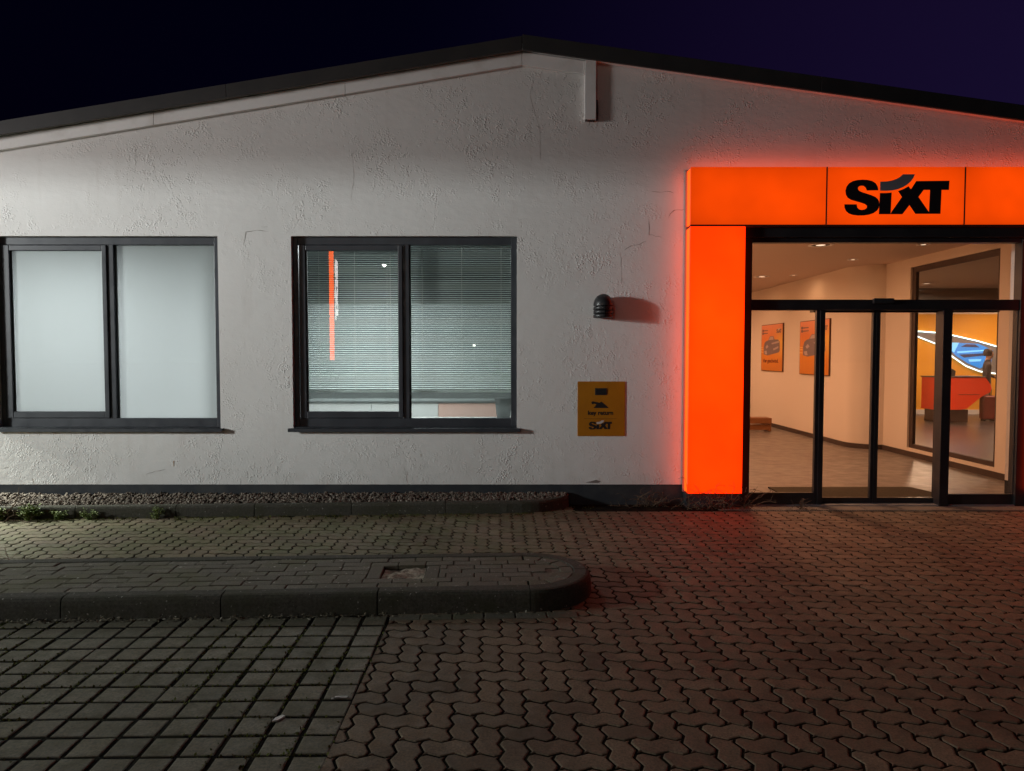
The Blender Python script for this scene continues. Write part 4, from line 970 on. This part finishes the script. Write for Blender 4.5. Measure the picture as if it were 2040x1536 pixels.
twigs(3.12, 7.60, .10, .06, 7, 'tiny dry weed sprouting before the left door pane')
twigs(-5.16, gk_y(-5.16) - .05, .40, .07, 22, 'tall withered stalk clump at the left edge by the gravel kerb', 'withered_stalks')
for k, (X, Y, lb) in enumerate(((-4.05, 5.42, 'thin dry stalk at the back edge of the island, left one of the pair'), (-3.88, 5.44, 'thin dry stalk at the back edge of the island, right one of the pair'), (-2.93, 5.47, 'short dark seedling in the joint behind the island'))):
    twigs(X, Y + .06, .16 if k < 2 else .10, .01, 2, lb, 'dry_stalk')
# moss and rotten leaves along the foot of the kerbs
ms = M()
for k in range(5200):
    X = random.uniform(-6.2, .9); d = abs(random.gauss(0, .085)); Y = gk_y(min(X, .6)) - .012 - d
    if X > .2 and random.random() < .7: continue
    if math.sin(X * 9.1) + math.sin(X * 23.7) + random.gauss(0, .8) < -.2 + d * 6: continue
    s_ = random.uniform(.004, .012)
    leaf_quad(ms, Vector((X, Y, random.uniform(-.004, .008))), Vector((random.gauss(0, 1), random.gauss(0, 1), random.uniform(.1, 1.6))), s_ * 1.8, s_ * .6, random.random())
tag(ms.build('moss', 'moss'), 'moss and tiny weeds along the foot of the gravel kerb', 'moss', kind='stuff')
jm = M()
for k in range(9500):
    X = random.uniform(-3.6, XB); Y = random.uniform(2.4, 4.36)
    if random.random() < .5: X = XB - round((XB - X) / .158) * .158 + random.gauss(0, .005)
    else: Y = 4.385 + .079 - round((4.385 + .079 - Y) / .158) * .158 + random.gauss(0, .005) - (XB - X) * .022
    if math.sin(X * 4.3 + Y * 2) + math.sin(Y * 5.1 - X) + random.gauss(0, .7) < -.1: continue
    s_ = random.uniform(.004, .011); leaf_quad(jm, Vector((X, Y, random.uniform(-.005, -.001))), Vector((random.gauss(0, 1), random.gauss(0, 1), random.uniform(.2, 1.4))), s_ * 1.8, s_ * .6, random.random())
tag(jm.build('joint_moss', 'moss'), 'moss growing in the wide joints of the square pavers', 'moss', kind='stuff')
lt = M()
for k in range(900):
    lx = -random.uniform(0, 3.6); ly = -.012 - abs(random.gauss(0, .022))
    if lx > -.8 and random.random() < .8: continue
    p = isl(lx, ly); leaf_quad(lt, Vector((p[0], p[1], random.uniform(.002, .014))), Vector((random.gauss(0, 1), random.gauss(0, .5), random.gauss(0, .35))), random.uniform(.012, .034), random.uniform(.003, .008), random.random() * .8 + (.2 if random.random() < .1 else 0))
for k in range(160):
    X, Y = random.uniform(-3.5, 3), random.uniform(3, 7.2)
    leaf_quad(lt, Vector((X, Y, .005 + (TOP if in_island(X, Y) else 0))), Vector((random.gauss(0, 1), random.gauss(0, 1), .15)), random.uniform(.008, .020), random.uniform(.002, .006), random.random())
tag(lt.build('leaf_litter', 'dead_leaf'), 'withered leaves and debris gathered along the foot of the front kerb', 'leaf litter', kind='stuff')
tag(recentre(M().slab([(-.873, 3.368), (-.800, 3.372), (-.798, 3.386), (-.858, 3.384), (-.862, 3.360), (-.872, 3.358)], .002, .006).build('paper_scrap', 'paper')), 'thin white paper strip on a square paver at the paving border', 'litter')
tag(recentre(M().slab([(-1.085, 3.145), (-1.06, 3.155), (-1.040, 3.19), (-1.055, 3.20), (-1.080, 3.175)], .002, .009).build('paper_scrap', 'paper')), 'crumpled pale scrap in a joint of the square pavers', 'litter')

# ================================================================== LAMPS AND SIGN OUTSIDE THE FRAME (they light the wall and show in the panes)
def street_lamp(x, y, h, label, aim, power, color, cutoff, rad=.12, wall_fill=0):
    t = thing('street_lamp', label, 'street lamp', (x, y, 0))
    M().tube([(x, y, -.03), (x, y, h * .5), (x, y, h + .02)], [.07, .055, .045], 12).build('post', 'post_steel', t, smooth=True)
    d = Vector((aim[0] - x, aim[1] - y, 0)).normalized(); e = Vector((x, y, h)) + d * .75; n_ = Vector((-d.y, d.x, 0))
    hd = M(); A = Vector((x, y, h)) + d * .05; B = e + d * .12; vv = []
    for z, wd in ((h + .012, .11), (h + .07, .09)): vv += [(A + n_ * wd * .6).to_tuple()[:2] + (z,), (B + n_ * wd).to_tuple()[:2] + (z,), (B - n_ * wd).to_tuple()[:2] + (z,), (A - n_ * wd * .6).to_tuple()[:2] + (z,)]
    hd.add(vv, [(0, 1, 2, 3), (7, 6, 5, 4), (0, 4, 5, 1), (1, 5, 6, 2), (2, 6, 7, 3), (3, 7, 4, 0)]); hd.build('head', 'post_steel', t)
    ln = M(); C_ = e - d * .22; vv = []
    for z in (h - .010, h + .010): vv += [((C_ + n_ * .07) + Vector((0, 0, z - h)))[:], ((e + n_ * .07) + Vector((0, 0, z - h)))[:], ((e - n_ * .07) + Vector((0, 0, z - h)))[:], ((C_ - n_ * .07) + Vector((0, 0, z - h)))[:]]
    ln.add(vv, [(0, 1, 2, 3), (7, 6, 5, 4), (0, 4, 5, 1), (1, 5, 6, 2), (2, 6, 7, 3), (3, 7, 4, 0)]); ln.build('lens', 'lens_street', t)
    if cutoff:
        ld = bpy.data.lights.new('street_light', 'SPOT'); ld.spot_size = R(179.9); ld.spot_blend = 0.
    else: ld = bpy.data.lights.new('street_light', 'POINT')
    ld.energy = power; ld.color = color; ld.shadow_soft_size = rad
    lo = bpy.data.objects.new('street_light', ld); COL.objects.link(lo); lo.location = (e.x, e.y, h - .035 if not cutoff else h - .04); attach(lo, t)
    if wall_fill:
        l2 = bpy.data.lights.new('street_wall_fill', 'SPOT'); l2.spot_size = R(37); l2.spot_blend = 1.; l2.energy = wall_fill; l2.color = (1., .96, .93); l2.shadow_soft_size = 1.2  # second spot added under the head, aimed to fill the upper left wall
        lo2 = bpy.data.objects.new('street_wall_fill', l2); COL.objects.link(lo2); lo2.location = (e.x, e.y, h - .30); lo2.rotation_euler = Vector((-4.3 - e.x, WALL - e.y, .1)).to_track_quat('-Z', 'Y').to_euler(); attach(lo2, t)
street_lamp(-15.25, 2.1, 3.68, 'low flat-headed street lamp far left of the office that lights the wall', (-10, 4), P_STREET, (.92, 1., .98), True, .26, P_FILL)
street_lamp(-5.3, -14.4, 5.40, 'tall street lamp behind the viewer, mirrored in the left pane of the blind window', (-5.0, 0), P_YARD, (1., .90, .78), False, .04)
py = thing('pylon_sign', 'tall orange illuminated pylon sign behind the viewer, mirrored in the blind window', 'sign', (-6.4, -9.2, 0))
pr_ = R(84); pc = Vector((-6.28, -9.30)); pu = Vector((math.cos(pr_), math.sin(pr_))); pw_ = Vector((-pu.y, pu.x))
def pyp(a, b, z): q = pc + pu * a + pw_ * b; return (q.x, q.y, z)
def pybox(a0, a1, b0, b1, z0, z1):
    m = M(); m.add([pyp(a0, b0, z0), pyp(a1, b0, z0), pyp(a1, b1, z0), pyp(a0, b1, z0), pyp(a0, b0, z1), pyp(a1, b0, z1), pyp(a1, b1, z1), pyp(a0, b1, z1)], [(0, 3, 2, 1), (4, 5, 6, 7), (0, 1, 5, 4), (1, 2, 6, 5), (2, 3, 7, 6), (3, 0, 4, 7)]); return m
bx_ = pybox(-.55, .55, -.075, .075, 1.50, 6.2).build('slab', 'plinth', py)
pybox(.551, .575, -.078, .078, 1.50, 6.2).build('edge_light', 'acrylic_pylon', py)
pybox(-.50, .50, -.07, .07, -.03, 1.499).build('base', 'plinth', py)
def pyl(u, v):                              # lettering runs down the side of the pylon
    a = .42 - (v - 118) / 560 * .84; z = 5.05 - (u - 277) / 1433 * 2.15
    return pyp(a, -.090, z), pyp(a, -.0755, z)
logo(pyl, None, bx_, 'acrylic_white', 'acrylic_white')
bl = thing('post_lantern', 'small globe lantern on a post behind the viewer, mirrored in the right blind pane', 'lantern', (-1.6, -14.1, 0))
M().tube([(-1.6, -14.1, -.03), (-1.6, -14.1, 2.03)], .03, 10).build('post', 'post_steel', bl)
M().lathe(-1.6, -14.1, [(.001, 2.02)] + [(.06 * math.sin(R(a)), 2.08 - .06 * math.cos(R(a))) for a in range(20, 180, 20)] + [(.001, 2.14)], 16).build('globe', 'lens_street', bl, smooth=True)
